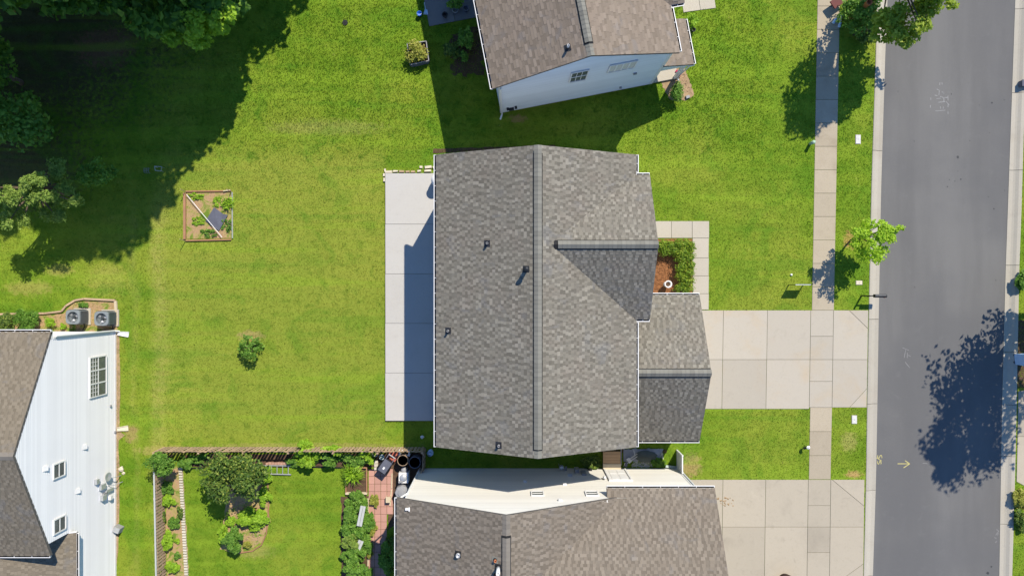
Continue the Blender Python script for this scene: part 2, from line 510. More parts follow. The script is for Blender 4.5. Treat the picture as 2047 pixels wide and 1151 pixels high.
M['cap_low'] = plain("brown_cap_shingle", (0.18, 0.16, 0.135), 0.95, 0.15, 2, 80, bmp=0.3, obj_var=0.2)
M['slot'] = plain("vent_slot", (0.02, 0.02, 0.02), 0.9, 0.1)
M['white'] = plain("white_trim", (0.72, 0.71, 0.69), 0.5, 0.06, 3, 40)
M['siding_white'] = plain("white_siding", (0.80, 0.785, 0.775), 0.55, 0.02, 0.8, 12, island=0.06)
M['siding_cream'] = plain("cream_siding", (0.63, 0.605, 0.545), 0.55, 0.02, 0.8, 12, island=0.07)
M['siding_blue'] = plain("pale_blue_siding", (0.66, 0.70, 0.74), 0.55, 0.03, 0.8, 12, island=0.06)
M['siding_tan'] = plain("grey_blue_siding", (0.50, 0.53, 0.56), 0.6, 0.05, 0.8, 12)
M['found'] = plain("foundation_parging", (0.38, 0.30, 0.20), 0.95, 0.2, 2, 30)
M['glass'] = plain("window_glass", (0.11, 0.12, 0.115), 0.08, 0.3, 2.5, 9, spec=0.6)
M['blind'] = plain("window_blind", (0.55, 0.54, 0.50), 0.6, 0.08, 2, 20)
M['black'] = plain("black_plastic", (0.018, 0.018, 0.02), 0.45, 0.2, 8, 50)
M['darkmetal'] = plain("dark_metal", (0.035, 0.037, 0.042), 0.5, 0.3, 8, 50, metal=0.3)
M['grey'] = plain("grey_plastic", (0.28, 0.28, 0.285), 0.5, 0.12, 6, 40)
M['ltgrey'] = plain("light_grey_metal", (0.50, 0.51, 0.52), 0.4, 0.1, 8, 50, metal=0.4)
M['acgrey'] = plain("ac_cabinet_paint", (0.20, 0.225, 0.235), 0.5, 0.12, 8, 50)
M['acfin'] = plain("ac_fin", (0.13, 0.15, 0.16), 0.5, 0.2, 12, 60, metal=0.3)
M['alu'] = plain("aluminium", (0.62, 0.62, 0.60), 0.35, 0.08, 8, 60, metal=0.6)
M['wood_grey'] = plain("weathered_wood", (0.40, 0.285, 0.185), 0.95, 0.25, 5, 50, bmp=0.3, obj_var=0.3)
M['wood_light'] = plain("pale_lumber", (0.52, 0.43, 0.29), 0.9, 0.18, 5, 50, bmp=0.2, obj_var=0.14)
M['wood_red'] = plain("red_brown_timber", (0.34, 0.18, 0.10), 0.95, 0.28, 4, 45, bmp=0.3, obj_var=0.2)
M['ply'] = plain("deck_board_wood", (0.47, 0.30, 0.16), 0.9, 0.14, 3, 40, obj_var=0.14)
M['board_grey'] = plain("silver_grey_board", (0.42, 0.43, 0.42), 0.9, 0.14, 4, 50, obj_var=0.12)
M['wood_red_dark'] = plain("dark_red_brown_wood", (0.06, 0.03, 0.022), 0.8, 0.2, 6, 40)
M['stone'] = plain("pale_stone", (0.62, 0.55, 0.42), 0.9, 0.2, 5, 40, bmp=0.4, obj_var=0.15)
M['stone_pale'] = plain("pale_cover", (0.56, 0.55, 0.52), 0.7, 0.15, 6, 40)
M['brick_white'] = plain("pale_edging_brick", (0.55, 0.50, 0.40), 0.9, 0.18, 6, 50, obj_var=0.18)
M['brick_red'] = plain("pinkish_brick", (0.42, 0.25, 0.18), 0.9, 0.18, 6, 50, obj_var=0.15)
M['red'] = plain("faded_red_plastic", (0.42, 0.12, 0.08), 0.6, 0.2, 6, 40)
M['darkred'] = plain("dark_red_panel", (0.10, 0.012, 0.012), 0.6, 0.2, 6, 40)
M['blue'] = plain("blue_plastic", (0.02, 0.12, 0.55), 0.4, 0.12, 6, 40)
M['paleblue'] = plain("pale_blue_plastic", (0.45, 0.60, 0.78), 0.4, 0.1, 6, 40)
M['teal'] = plain("pale_teal_board", (0.42, 0.50, 0.47), 0.7, 0.15, 6, 40)
M['slate_mat'] = plain("slate_blue_mat", (0.105, 0.11, 0.14), 0.75, 0.15, 4, 50)
M['tarp'] = plain("grey_tarp", (0.26, 0.28, 0.31), 0.6, 0.2, 3, 25)
M['tarp_dark'] = plain("wet_dark_tarp", (0.06, 0.075, 0.065), 0.35, 0.3, 4, 25)
M['yellow'] = plain("yellow_paint", (0.48, 0.42, 0.16), 0.8, 0.2, 8, 50)
M['chalk'] = plain("chalk", (0.235, 0.23, 0.225), 0.9, 0.25, 10, 45)
M['oil'] = plain("oil_stain", (0.05, 0.05, 0.052), 0.7, 0.2, 8, 50)
M['gravel'] = plain("white_gravel", (0.50, 0.48, 0.42), 0.95, 0.25, 12, 50, obj_var=0.0)
M['bark'] = plain("bark", (0.13, 0.095, 0.065), 0.95, 0.3, 6, 40, bmp=0.8)
M['green_pipe'] = plain("pale_green_pipe", (0.33, 0.45, 0.33), 0.5, 0.1, 6, 40)
M['terracotta'] = plain("terracotta", (0.40, 0.14, 0.06), 0.8, 0.15, 6, 40)
M['pink'] = leaf_mat("pink_petal", (0.45, 0.02, 0.10), (0.6, 0.05, 0.15), 0.2)
M['lf_forest'] = leaf_mat("forest_leaf", (0.042,0.11,0.015), (0.135,0.27,0.03), 0.38, tip=(0.28,0.44,0.05))
M['lf_cedar'] = leaf_mat("cedar_leaf", (0.11, 0.19, 0.03), (0.26, 0.37, 0.065), 0.38, tip=(0.36, 0.46, 0.1))
M['lf_yellow'] = leaf_mat("yellow_green_leaf", (0.14, 0.22, 0.018), (0.31, 0.41, 0.04), 0.4, tip=(0.46, 0.52, 0.08))
M['lf_sapling'] = leaf_mat("sapling_leaf", (0.2, 0.37, 0.018), (0.36, 0.54, 0.03), 0.42, tip=(0.44, 0.6, 0.05))
M['lf_dark'] = leaf_mat("dark_glossy_leaf", (0.034, 0.075, 0.014), (0.11, 0.19, 0.026), 0.28, tip=(0.3, 0.35, 0.06))
M['lf_mid'] = leaf_mat("mid_green_leaf", (0.06, 0.155, 0.018), (0.165, 0.32, 0.04), 0.36, tip=(0.24, 0.39, 0.065))
M['lf_lime'] = leaf_mat("lime_leaf", (0.17, 0.32, 0.02), (0.32, 0.5, 0.035), 0.4, tip=(0.4, 0.58, 0.055))
M['lf_gold'] = leaf_mat("golden_leaf", (0.16, 0.19, 0.025), (0.34, 0.36, 0.055), 0.34, tip=(0.5, 0.45, 0.12))
M['lf_hedge'] = leaf_mat("hedge_leaf", (0.08, 0.165, 0.012), (0.21, 0.32, 0.022), 0.34, tip=(0.38, 0.44, 0.045))
M['lf_red'] = leaf_mat("red_leaf", (0.05, 0.012, 0.01), (0.09, 0.02, 0.012), 0.2)

def weedy_soil(name, c):
    """bare soil with thin weeds and thatch growing over parts of it"""
    m, nt, b, geo = new_mat(name)
    P = geo.outputs["Position"]
    n1 = noise(nt, 1.5, 6, 0.7, P, 0.8); n2 = noise(nt, 7, 5, 0.7, P); n3 = noise(nt, 30, 4, 0.75, P)
    col = mixc(nt, c, sc(c, 0.6), mrange(nt, n2.outputs[0], 0.48, 0.7, 0, 0.6))
    col = mixc(nt, col, (0.33, 0.29, 0.09), mrange(nt, n1.outputs[0], 0.44, 0.56, 0, 0.75))
    col = mixc(nt, col, (0.11, 0.20, 0.02), mrange(nt, n1.outputs[0], 0.53, 0.62, 0, 0.9))
    col = mixc(nt, col, sc(c, 0.4), mrange(nt, n3.outputs[0], 0.52, 0.72, 0, 0.55))
    nt.links.new(col, b.inputs["Base Color"]); b.inputs["Roughness"].default_value = 1.0; b.inputs["Specular IOR Level"].default_value = 0.05
    bump(nt, b, n3.outputs[0], 0.6, 0.02)
    return m
M['weedy'] = weedy_soil("weedy_soil", (0.40, 0.26, 0.145))

# ------------------------------------------------------------------ roof and wall builders
def scan(poly, v):
    xs = []
    n = len(poly)
    for i in range(n):
        (u0, v0), (u1, v1) = poly[i], poly[(i + 1) % n]
        if (v0 > v) != (v1 > v):
            xs.append(u0 + (v - v0) * (u1 - u0) / (v1 - v0))
    xs.sort()
    return [(xs[i], xs[i + 1]) for i in range(0, len(xs) - 1, 2)]

class Plane:
    def __init__(self, pts, uhint):
        pts = [Vector(p) for p in pts]
        self.o = pts[0]
        n = Vector((0, 0, 0))
        for i in range(len(pts)): n += (pts[i] - pts[0]).cross(pts[(i + 1) % len(pts)] - pts[0])
        self.n = n.normalized()
        if self.n.z < 0 : self.n = -self.n
        self.u = Vector(uhint).normalized()
        self.v = self.n.cross(self.u).normalized()
        if self.v.z < 0: self.u = -self.u; self.v = self.n.cross(self.u).normalized()
        self.pts = pts
        self.poly = [((p - self.o).dot(self.u), (p - self.o).dot(self.v)) for p in pts]
    def at(self, u, v, w=0.0):
        return self.o + self.u * u + self.v * v + self.n * w

def deck(pts, root, mat, name="roof", thick=0.14):
    mb = MB(); n = len(pts)
    pts = [Vector(p) for p in pts]
    nn = sum(((pts[i] - pts[0]).cross(pts[(i + 1) % n] - pts[0]) for i in range(n)), Vector((0, 0, 0)))
    if nn.z < 0: pts = pts[::-1]
    v = [(p.x, p.y, p.z) for p in pts] + [(p.x, p.y, p.z - thick) for p in pts]
    f = [tuple(range(n)), tuple(range(2 * n - 1, n - 1, -1))]
    f += [(i, n + i, n + (i + 1) % n, (i + 1) % n) for i in range(n)]
    mb.faces(v, f)
    return mb.build(name, mat, root)

SINGLE = {}
def shingles(pts, udir, root, roof, mat, expo=0.143, wmin=0.13, wmax=0.25, single_rows=0, seed=0, single_budget=[300]):
    """courses of laminated shingle tabs with real thickness over a planar roof slope"""
    P = Plane(pts, udir)
    r = random.Random(seed)
    vs = [p[1] for p in P.poly]
    v0, v1 = min(vs), max(vs)
    nrows = int(math.ceil((v1 - v0) / expo))
    V, F4, MI = [], [], []
    dark = DARK[mat.name]
    k = 0
    for row in range(nrows):
        a, b_ = v0 + row * expo, min(v0 + (row + 1) * expo, v1)
        if b_ - a < 0.02: continue
        lo = scan(P.poly, a + 0.002); hi = scan(P.poly, b_ - 0.002)
        if not lo: lo = scan(P.poly, (a + b_) / 2)
        if not hi: hi = lo
        if not lo: continue
        single = row >= nrows - 1 - single_rows and row < nrows - 1 and single_rows > 0
        for i, (l0, l1) in enumerate(lo):
            h0, h1 = hi[min(i, len(hi) - 1)]
            s, e = min(l0, h0), max(l1, h1)
            u = s - r.random() * 1.3
            tooth = r.random() < 0.5
            while u < e:
                tooth = not tooth
                w = r.uniform(wmin, wmax) if tooth else r.uniform(wmin * 0.6, wmax * 0.95)
                if r.random() < 0.16: w *= 1.6
                t = r.uniform(0.014, 0.017) if tooth else r.uniform(0.005, 0.007)
                drop = -0.010 if tooth else 0.0
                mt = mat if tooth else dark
                g = 0.003
                cl = lambda x, q0, q1: min(max(x, q0), q1)
                b0, b1 = cl(u + g, l0, l1), cl(u + w - g, l0, l1)
                t0, t1 = cl(u + g, h0, h1), cl(u + w - g, h0, h1)
                if b1 - b0 > 0.02 or t1 - t0 > 0.02:
                    if single and b1 - b0 > 0.12 and SINGLE.get('n', 0) < 300 and abs(b1 - b0 - (t1 - t0)) < 0.01:
                        SINGLE['n'] = SINGLE.get('n', 0) + 1
                        wq = min((0.12, 0.15, 0.2, 0.25, 0.3, 0.35), key=lambda q: abs(q - (b1 - b0)))
                        t = 0.0155 if tooth else 0.006
                        key = ('m', id(mt), wq)
                        if key not in SINGLE:
                            hh = wq / 2
                            me = bpy.data.meshes.new("shingle")
                            me.from_pydata([(-hh, 0, t), (hh, 0, t), (hh, expo, 0.004), (-hh, expo, 0.004), (-hh, 0, 0), (hh, 0, 0)], [],
                                           [(0, 1, 2, 3), (4, 5, 1, 0), (0, 3, 4), (1, 5, 2)])
                            me.materials.append(mt); SINGLE[key] = me
                        ob = bpy.data.objects.new("shingle", SINGLE[key]); COL.objects.link(ob)
                        ob.parent = roof
                        pos = P.at((b0 + b1) / 2, a, 0.002)
                        R = Matrix((P.u, P.v, P.n)).transposed().to_4x4()
                        S = Matrix.Diagonal(((b1 - b0) / wq, 1, 1, 1))
                        ob.matrix_local = Matrix.Translation(pos - org(roof)) @ R @ S
                    else:
                        base = len(V)
                        for q in (P.at(b0, a + drop, t), P.at(b1, a + drop, t), P.at(t1, b_, 0.004), P.at(t0, b_, 0.004), P.at(b0, a + drop, -0.002), P.at(b1, a + drop, -0.002)):
                            V.append(q[:])
                        F4 += [(base, base + 1, base + 2, base + 3), (base + 4, base + 5, base + 1, base)]; MI += [0 if tooth else 1] * 2
                u += w
    if V:
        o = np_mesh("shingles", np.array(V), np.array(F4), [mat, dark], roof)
        o.data.polygons.foreach_set("material_index", MI)
        o['kind'] = 'stuff'
    return P

def roof_slope(root, pts, udir, mat, seed, single_rows=0, name="roof", wr=None):
    r = deck([(p[0], p[1], p[2] - 0.004) for p in pts], root, M['deck'], name)
    wr = (0.26, 0.46) if mat is M['sh_top'] else (0.12, 0.20)
    shingles(pts, udir, root, r, mat, seed=seed, single_rows=single_rows, wmin=wr[0], wmax=wr[1])
    return r

def ridge_vent(root, a, b, slope_l, slope_r, mat, expo=0.2, width=0.175, dark=True, end_trim=0.35):
    """raised vent along a ridge with one cap shingle after another over it"""
    a, b = Vector(a), Vector(b)
    d = (b - a); L = d.length; d.normalize()
    side = Vector((d.y, -d.x, 0))
    mb = MB()
    if dark:
        p0, p1 = a + d * end_trim, b - d * end_trim
        for s, m_ in ((1, slope_r), (-1, slope_l)):
            w = width + 0.035
            q = [p0 + Vector((0, 0, 0.0)), p1, p1 + side * s * w - Vector((0, 0, w * m_)), p0 + side * s * w - Vector((0, 0, w * m_))]
            up = Vector((0, 0, 0.045))
            P = [x for x in q] + [x + up for x in q]
            if s < 0: P = [P[i] for i in (3, 2, 1, 0, 7, 6, 5, 4)]
            mb.hexa([tuple(x) for x in P])
        mb.build("ridge_vent", M['slot'], root)
    n = int(L / expo)
    lift = 0.075 if dark else 0.018
    w = width
    # one cap shingle, overlapping the next
    me = bpy.data.meshes.new("ridge_cap")
    ln = expo * 1.05
    vs = []
    for x, zz in ((0, 0.012), (ln, 0.0)):
        for t, m_ in ((-1, slope_l), (-0.25, slope_l), (0, 0), (0.25, slope_r), (1, slope_r)):
            vs.append((x, -t * w, zz - abs(t) * w * m_ + (0 if t else 0.0)))
    b0 = len(vs)
    vs += [(0, w, -w * slope_l - 0.02), (0, -w, -w * slope_r - 0.02), (ln, w, -w * slope_l - 0.02), (ln, -w, -w * slope_r - 0.02)]
    fs = [(i, i + 1, i + 6, i + 5) for i in range(4)] + [(0, 5, b0 + 2, b0), (4, b0 + 1, b0 + 3, 9)]
    fs = [tuple(reversed(f)) for f in fs]
    me.from_pydata(vs, [], fs); me.materials.append(mat); me.update()
    ang = math.atan2(d.y, d.x)
    for i in range(n):
        o = bpy.data.objects.new("ridge_cap", me); COL.objects.link(o)
        o.parent = root
        trim = i * expo < end_trim or i * expo > L - end_trim - expo
        p = a + d * (i * L / n) + Vector((0, 0, 0.012 if trim else lift))
        o.location = p - org(root)
        o.rotation_euler = (0, 0, ang)

def gutter(root, a, b, outward, hang=0.72, name="gutter"):
    """white K gutter along an eave, open on top with hangers across it"""
    a, b = Vector(a), Vector(b); o = Vector(outward).normalized()
    d = (b - a).normalized(); L = (b - a).length
    z = Vector((0, 0, 1))
    mb = MB()
    prof = [(0.0, 0.01), (0.0, -0.10), (0.085, -0.10), (0.122, 0.0), (0.084, 0.005), (0.070, -0.086), (0.014, -0.086), (0.014, 0.01)]
    va = [a + o * x + z * y for x, y in prof]; vb = [b + o * x + z * y for x, y in prof]
    n = len(prof)
    mats = [0, 0, 0, 0, 1, 1, 1, 0]
    for i in range(n):
        j = (i + 1) % n
        mb.face([va[i], va[j], vb[j], vb[i]], mats[i])
    mb.face(va, 0); mb.face(vb[::-1], 0)
    for t in (0.0, L - 0.012):
        q = a + d * t
        mb.face([q + o * 0.0 + z * 0.0, q + o * 0.12 + z * 0.0, q + o * 0.09 - z * 0.1, q - z * 0.1], 0)
    g = mb.build(name, [M['white'], M['slot']], root)
    k = max(2, int(L / hang))
    hb = MB()
    for i in range(k + 1):
        q = a + d * (0.02 + (L - 0.04) * i / k)
        p = [q + o * 0.0 - d * 0.012, q + o * 0.118 - d * 0.008, q + o * 0.118 + d * 0.008, q + d * 0.012]
        hb.hexa([tuple(x - z * 0.004) for x in p] + [tuple(x + z * 0.006) for x in p])
    hb.build("gutter_hangers", M['white'], g)
    return g

def siding(root, a, b, top, base, outward, mat, expo=0.14, name="wall"):
    """lapped boards on a wall from a to b (x,y); top = list of (u,z) above the base line, closed polygon"""
    a, b = Vector((a[0], a[1], 0)), Vector((b[0], b[1], 0))
    d = (b - a).normalized(); o = Vector((outward[0], outward[1], 0)).normalized()
    L = (b - a).length
    poly = [(0, base), (L, base)] + [(u, z) for u, z in top]
    mb = MB()
    pts = [a + d * u + Vector((0, 0, z)) for u, z in poly]
    n = len(pts)
    back = [p - o * 0.12 for p in pts]
    mb.face(pts); mb.face(back[::-1])
    for i in range(n):
        j = (i + 1) % n
        mb.face([pts[i], back[i], back[j], pts[j]])
    w = mb.build(name, mat, root)
    sb = MB()
    z = base; zt = max(p[1] for p in poly)
    while z < zt - 0.02:
        z1 = min(z + expo, zt)
        lo, hi = scan(poly, z + 0.001), scan(poly, z1 - 0.001)
        for i, (l0, l1) in enumerate(lo):
            if hi: h0, h1 = hi[min(i, len(hi) - 1)]
            else: h0, h1 = l0, l1
            h0, h1 = max(h0, l0), min(h1, l1)
            A = a + d * l0 + o * 0.032 + Vector((0, 0, z)); B = a + d * l1 + o * 0.032 + Vector((0, 0, z))
            C = a + d * h1 + o * 0.004 + Vector((0, 0, z1)); D = a + d * h0 + o * 0.004 + Vector((0, 0, z1))
            sb.face([A, B, C, D])
            sb.face([a + d * l0 + Vector((0, 0, z)), a + d * l1 + Vector((0, 0, z)), B, A])
        z += expo
    s = sb.build("siding_boards", mat, w)
    s['kind'] = 'stuff'
    return w

def window(root, a, d, o, u0, u1, z0, z1, cols=1, rows=2, muntin=(0, 0), frame=0.038, blinds=(), name="window"):
    """double hung window: frame, panes, muntins. a: wall corner, d along, o outward"""
    a = Vector((a[0], a[1], 0)); d = Vector((d[0], d[1], 0)).normalized(); o = Vector((o[0], o[1], 0)).normalized()
    def bx(mb, ua, ub, za, zb, w0, w1):
        P = []
        for z in (za, zb):
            for u, w in ((ua, w0), (ub, w0), (ub, w1), (ua, w1)):
                P.append(tuple(a + d * u + o * w + Vector((0, 0, z))))
        mb.hexa(P)
    mb = MB()
    f = frame
    bx(mb, u0 - f, u0 + 0.02, z0 - f, z1 + f, 0.0, 0.06); bx(mb, u1 - 0.02, u1 + f, z0 - f, z1 + f, 0.0, 0.06)
    bx(mb, u0 + 0.02, u1 - 0.02, z1 - 0.02, z1 + f, 0.0, 0.06); bx(mb, u0 + 0.02, u1 - 0.02, z0 - f, z0 + 0.02, 0.0, 0.07)
    cw = (u1 - u0) / cols; rh = (z1 - z0) / rows
    for c in range(1, cols): bx(mb, u0 + c * cw - 0.035, u0 + c * cw + 0.035, z0 + 0.02, z1 - 0.02, 0.0, 0.056)
    for r in range(1, rows):
        for c in range(cols): bx(mb, u0 + c * cw + 0.036, u0 + (c + 1) * cw - 0.036, z0 + r * rh - 0.025, z0 + r * rh + 0.025, 0.0, 0.05)
    w = mb.build(name, M['white'], root)
    for c in range(cols):
        for r in range(rows):
            pb = MB()
            ua, ub, za, zb = u0 + c * cw + 0.022, u0 + (c + 1) * cw - 0.022, z0 + r * rh + 0.022, z0 + (r + 1) * rh - 0.022
            bx(pb, ua, ub, za, zb, 0.026, 0.032)
            pb.build("pane", M['blind'] if (c, r) in blinds else M['glass'], w)
            nx, ny = muntin[:2] if r == rows - 1 or len(muntin) < 3 else (0, 0)
            if nx or ny:
                mm = MB()
                for i in range(1, nx + 1): x = ua + (ub - ua) * i / (nx + 1); bx(mm, x - 0.012, x + 0.012, za, zb, 0.033, 0.042)
                for i in range(1, ny + 1): z = za + (zb - za) * i / (ny + 1); bx(mm, ua, ub, z - 0.012, z + 0.012, 0.033, 0.044)
                mm.build("muntin", M['white'], w)
    return w

def pipe_vent(root, p, h=0.28, r=0.05, hood=True, mat=None, dark=True, tilt=0.45, down=(-1, 0)):
    """plumbing vent: flashing plate lying on the slope, rubber boot, pipe"""
    p = Vector(p); dn = Vector((down[0], down[1], 0)).normalized(); sd = Vector((-dn.y, dn.x, 0))
    dv = (dn - Vector((0, 0, tilt))).normalized(); n = Vector((dn.x * tilt, dn.y * tilt, 1)).normalized()
    mb = MB(); a = 0.15
    q = [p + dv * (s * a) + sd * (t * a) for s, t in ((-1, -1), (1, -1), (1, 1), (-1, 1))]
    if (q[1] - q[0]).cross(q[2] - q[0]).z < 0: q = q[::-1]
    mb.hexa([tuple(x + n * 0.0) for x in q] + [tuple(x + n * 0.024) for x in q])
    v = mb.build("vent_flashing", M['darkmetal'] if dark else M['cap'], root)
    c = MB().cyl((p.x, p.y), r * 1.7, r * 1.15, p.z - 0.03, p.z + 0.10, 12).build("boot", M['black'], v)
    pb = MB()
    pb.lathe((p.x, p.y), [(r, p.z - 0.05), (r, p.z + h), (r * 0.72, p.z + h), (r * 0.7, p.z + h - 0.08), (0.0, p.z + h - 0.08)], 12)
    pb.build("pipe", mat or M['ltgrey'], v, True)
    return v

# ------------------------------------------------------------------ ground, road, kerbs
kerbW_in = [(1752.5, 0), (1751, 90), (1744, 300), (1741.5, 380), (1736.6, 618), (1733, 815), (1731, 955), (1726, 1151)]
kerbW_out = [(1776, 0), (1772, 90), (1765.5, 300), (1763, 380), (1758.5, 618), (1755.5, 815), (1753, 955), (1746.6, 1151)]
kerbE_road = [(2032, 0), (2022, 280), (2017, 420), (2012.6, 540), (2006, 800), (2002.6, 980), (2000, 1151)]
kerbE_in = [(2057, 0), (2045.5, 280), (2041.5, 420), (2037, 540), (2032, 800), (2028, 980), (2022.8, 1151)]

def line_fn(pts):
    wp = sorted([(G(*p)[1], G(*p)[0]) for p in pts])
    ys = np.array([p[0] for p in wp]); xs = np.array([p[1] for p in wp])
    sl = (xs[-1] - xs[0]) / (ys[-1] - ys[0])
    def f(y):
        if y < ys[0]: return xs[0] + (y - ys[0]) * sl
        if y > ys[-1]: return xs[-1] + (y - ys[-1]) * sl
        return float(np.interp(y, ys, xs))
    return f
fWin, fWout, fEroad, fEin = line_fn(kerbW_in), line_fn(kerbW_out), line_fn(kerbE_road), line_fn(kerbE_in)

YS = [-300, -60, -30] + [y * 1.0 for y in range(-22, 23, 2)] + [30, 60, 300]
mb = MB()
for i in range(len(YS) - 1):
    y0, y1 = YS[i], YS[i + 1]
    def row(y):
        return [(-300, y, 0), (fWin(y) + 0.05, y, 0), (fWin(y) + 0.06, y, -0.22), (fEin(y) - 0.06, y, -0.22), (fEin(y) - 0.05, y, 0), (300, y, 0)]
    r0, r1 = row(y0), row(y1)
    for k in range(5):
        mb.face([r0[k], r0[k + 1], r1[k + 1], r1[k]], 0)
ground = mb.build("ground", M['grass'])
tag(ground, "green mown lawn ground between the houses and the road", kind='structure')

ROAD_Z = -0.105
mb = MB()
for i in range(len(YS) - 1):
    y0, y1 = YS[i], YS[i + 1]
    cr = lambda y: ((fWout(y) + fEroad(y)) / 2)
    for xa, xb, za, zb in ((lambda y: fWout(y) - 0.03, cr, ROAD_Z, ROAD_Z + 0.06), (cr, lambda y: fEroad(y) + 0.03, ROAD_Z + 0.06, ROAD_Z)):
        mb.face([(xa(y0), y0, za), (xb(y0), y0, zb), (xb(y1), y1, zb), (xa(y1), y1, za)])
road = mb.build("road", M['asphalt'])
tag(road, "grey worn asphalt road running up the right side", kind='structure')

def road_z(x, y):
    a, b = fWout(y), fEroad(y); t = (x - a) / (b - a)
    return ROAD_Z + 0.06 * (1 - abs(2 * t - 1))

def kerb(name, fin, fout, joints, label):
    root = bpy.data.objects.new(name, None); COL.objects.link(root); ORIGIN[root.name] = Vector((0, 0, 0))
    tag(root, label, kind='structure')
    prof = [(0.0, -0.15), (0.0, 0.02), (0.06, 0.035), (0.28, 0.02), (0.50, -0.055), (0.66, -0.085), (1.0, -0.088), (1.0, -0.2)]
    for i in range(len(joints) - 1):
        y0, y1 = joints[i], joints[i + 1]
        y0 += 0.012; y1 -= 0.012
        n = 3
        mb = MB(); rows = []
        for k in range(n + 1):
            y = y0 + (y1 - y0) * k / n
            a, b = fin(y), fout(y)
            rows.append([(a + (b - a) * t, y, z) for t, z in prof])
        for k in range(n):
            for j in range(len(prof) - 1):
                f = [rows[k][j], rows[k][j + 1], rows[k + 1][j + 1], rows[k + 1][j]]
                mb.face(f if fout(0) > fin(0) else f[::-1])
        mb.face(rows[0]); mb.face(rows[-1][::-1])
        mb.build("kerb_section", M['kerb'], root)
    return root
jw = [G(0, p)[1] for p in (1330, 1151, 980, 807, 638, 470, 301, 160, 20, -140)]
kerb("kerb", fWin, fWout, jw, "pale concrete kerb and gutter on the house side of the road")
je = [G(0, p)[1] for p in (1330, 1170, 1048, 912, 809, 704, 530, 340, 185, 17, -140)]
kerb("kerb", fEin, fEroad, je, "pale concrete kerb and gutter on the far right of the road")

# ------------------------------------------------------------------ concrete slabs
EXCL = []          # where no grass grows

def paving(name, label, polys, mat, z1=0.03, gap=0.009, joint=None, piece="slab", base=True, px=True, z0=-0.1, excl=True, jitter=0.003):
    """a paved area (structure) of separate slabs over a recessed dirt joint"""
    polys = [[G(*p) for p in q] if px else [tuple(p[:2]) for p in q] for q in polys]
    mb = MB()
    for q in polys: mb.prism(inset(q, 0.004), z0 - 0.01, max(0.004, z1 - 0.024))
    root = mb.build(name, M[joint or 'joint'])
    tag(root, label, kind='structure')
    for q in polys:
        dz = random.uniform(-jitter, jitter)
        top = inset(q, gap); up = inset(q, gap + 0.006)
        s = MB()
        n = len(top)
        v = [(p[0], p[1], z0) for p in top] + [(p[0], p[1], z1 + dz - 0.006) for p in top] + [(p[0], p[1], z1 + dz) for p in up]
        f = [(i, (i + 1) % n, n + (i + 1) % n, n + i) for i in range(n)] + [(n + i, n + (i + 1) % n, 2 * n + (i + 1) % n, 2 * n + i) for i in range(n)]
        f.append(tuple(2 * n + i for i in range(n)))
        s.faces(v, f)
        s.build(piece, mat, root)
        if excl: EXCL.append(q)
    return root

# sidewalk
swL = lambda y: 1634 - 0.0182 * y
swR = lambda y: 1679 - 0.0195 * y
def sw(ya, yb): return [(swL(ya), ya), (swR(ya), ya), (swR(yb), yb), (swL(yb), yb)]
ys_n = [620 - 46.7 * k for k in range(0, 18)]
polys = [sw(ys_n[k + 1], ys_n[k]) for k in range(len(ys_n) - 1)]
ys_s = [814, 862, 910, 957.5]
polys += [sw(ys_s[k], ys_s[k + 1]) for k in range(3)]
paving("sidewalk", "tan concrete sidewalk parallel to the road crossed by tree shadows", polys, M['walk'], 0.02)

# upper driveway
X = lambda x, y: x - (y - 620) * 0.0165
cols = [1388, 1446, 1534, 1620.5, 1666, 1735.5]
polys = []
def cell(i, ya, yb): return [(X(cols[i], ya), ya), (X(cols[i + 1], ya), ya), (X(cols[i + 1], yb), yb), (X(cols[i], yb), yb)]
for i in range(3): polys += [cell(i, 620, 718.5), cell(i, 718.5, 817)]
for a, b in ((620, 672), (672, 718.5), (718.5, 762), (762, 814)): polys.append(cell(3, a, b))
xe = lambda y: X(1735.5, y)
polys += [[(1697, 620), (xe(620), 620), (xe(657), 657)], [(1666, 620), (1697, 620), (xe(657), 657), (xe(718.5), 718.5), (X(1666, 718.5), 718.5)]]
polys += [[(X(1666, 718.5), 718.5), (xe(718.5), 718.5), (xe(776), 776), (1698, 814), (X(1666, 814), 814)], [(xe(776), 776), (xe(814), 814), (1698, 814)]]
paving("driveway", "clean pale concrete driveway leading from the garage to the road", polys, M['drive'], 0.025)

# lower driveway
X2 = lambda x, y: x - (y - 958) * 0.014
cols2 = [1380, 1445, 1530.5, 1615.5, 1660.5, 1728]
def cell2(i, ya, yb): return [(X2(cols2[i], ya), ya), (X2(cols2[i + 1], ya), ya), (X2(cols2[i + 1], yb), yb), (X2(cols2[i], yb), yb)]
polys = []
for i in range(3): polys += [cell2(i, 958, 1052.5), cell2(i, 1052.5, 1155)]
for a, b in ((958, 1009.7), (1009.7, 1052.5), (1052.5, 1103.5), (1103.5, 1155)): polys.append(cell2(3, a, b))
xe2 = lambda y: X2(1728, y)
polys += [[(1663, 958), (1728, 958), (xe2(1011), 1011)], [(1660.5, 958), (1663, 958), (xe2(1011), 1011), (xe2(1052.5), 1052.5), (X2(1660.5, 1052.5), 1052.5)]]
polys += [[(X2(1660.5, 1052.5), 1052.5), (xe2(1052.5), 1052.5), (xe2(1126), 1126), (1685, 1155), (X2(1660.5, 1155), 1155)], [(xe2(1126), 1126), (xe2(1155), 1155), (1685, 1155)]]
paving("driveway", "stained tan concrete driveway at the bottom beside the lower house", polys, M['drive_low'], 0.025)

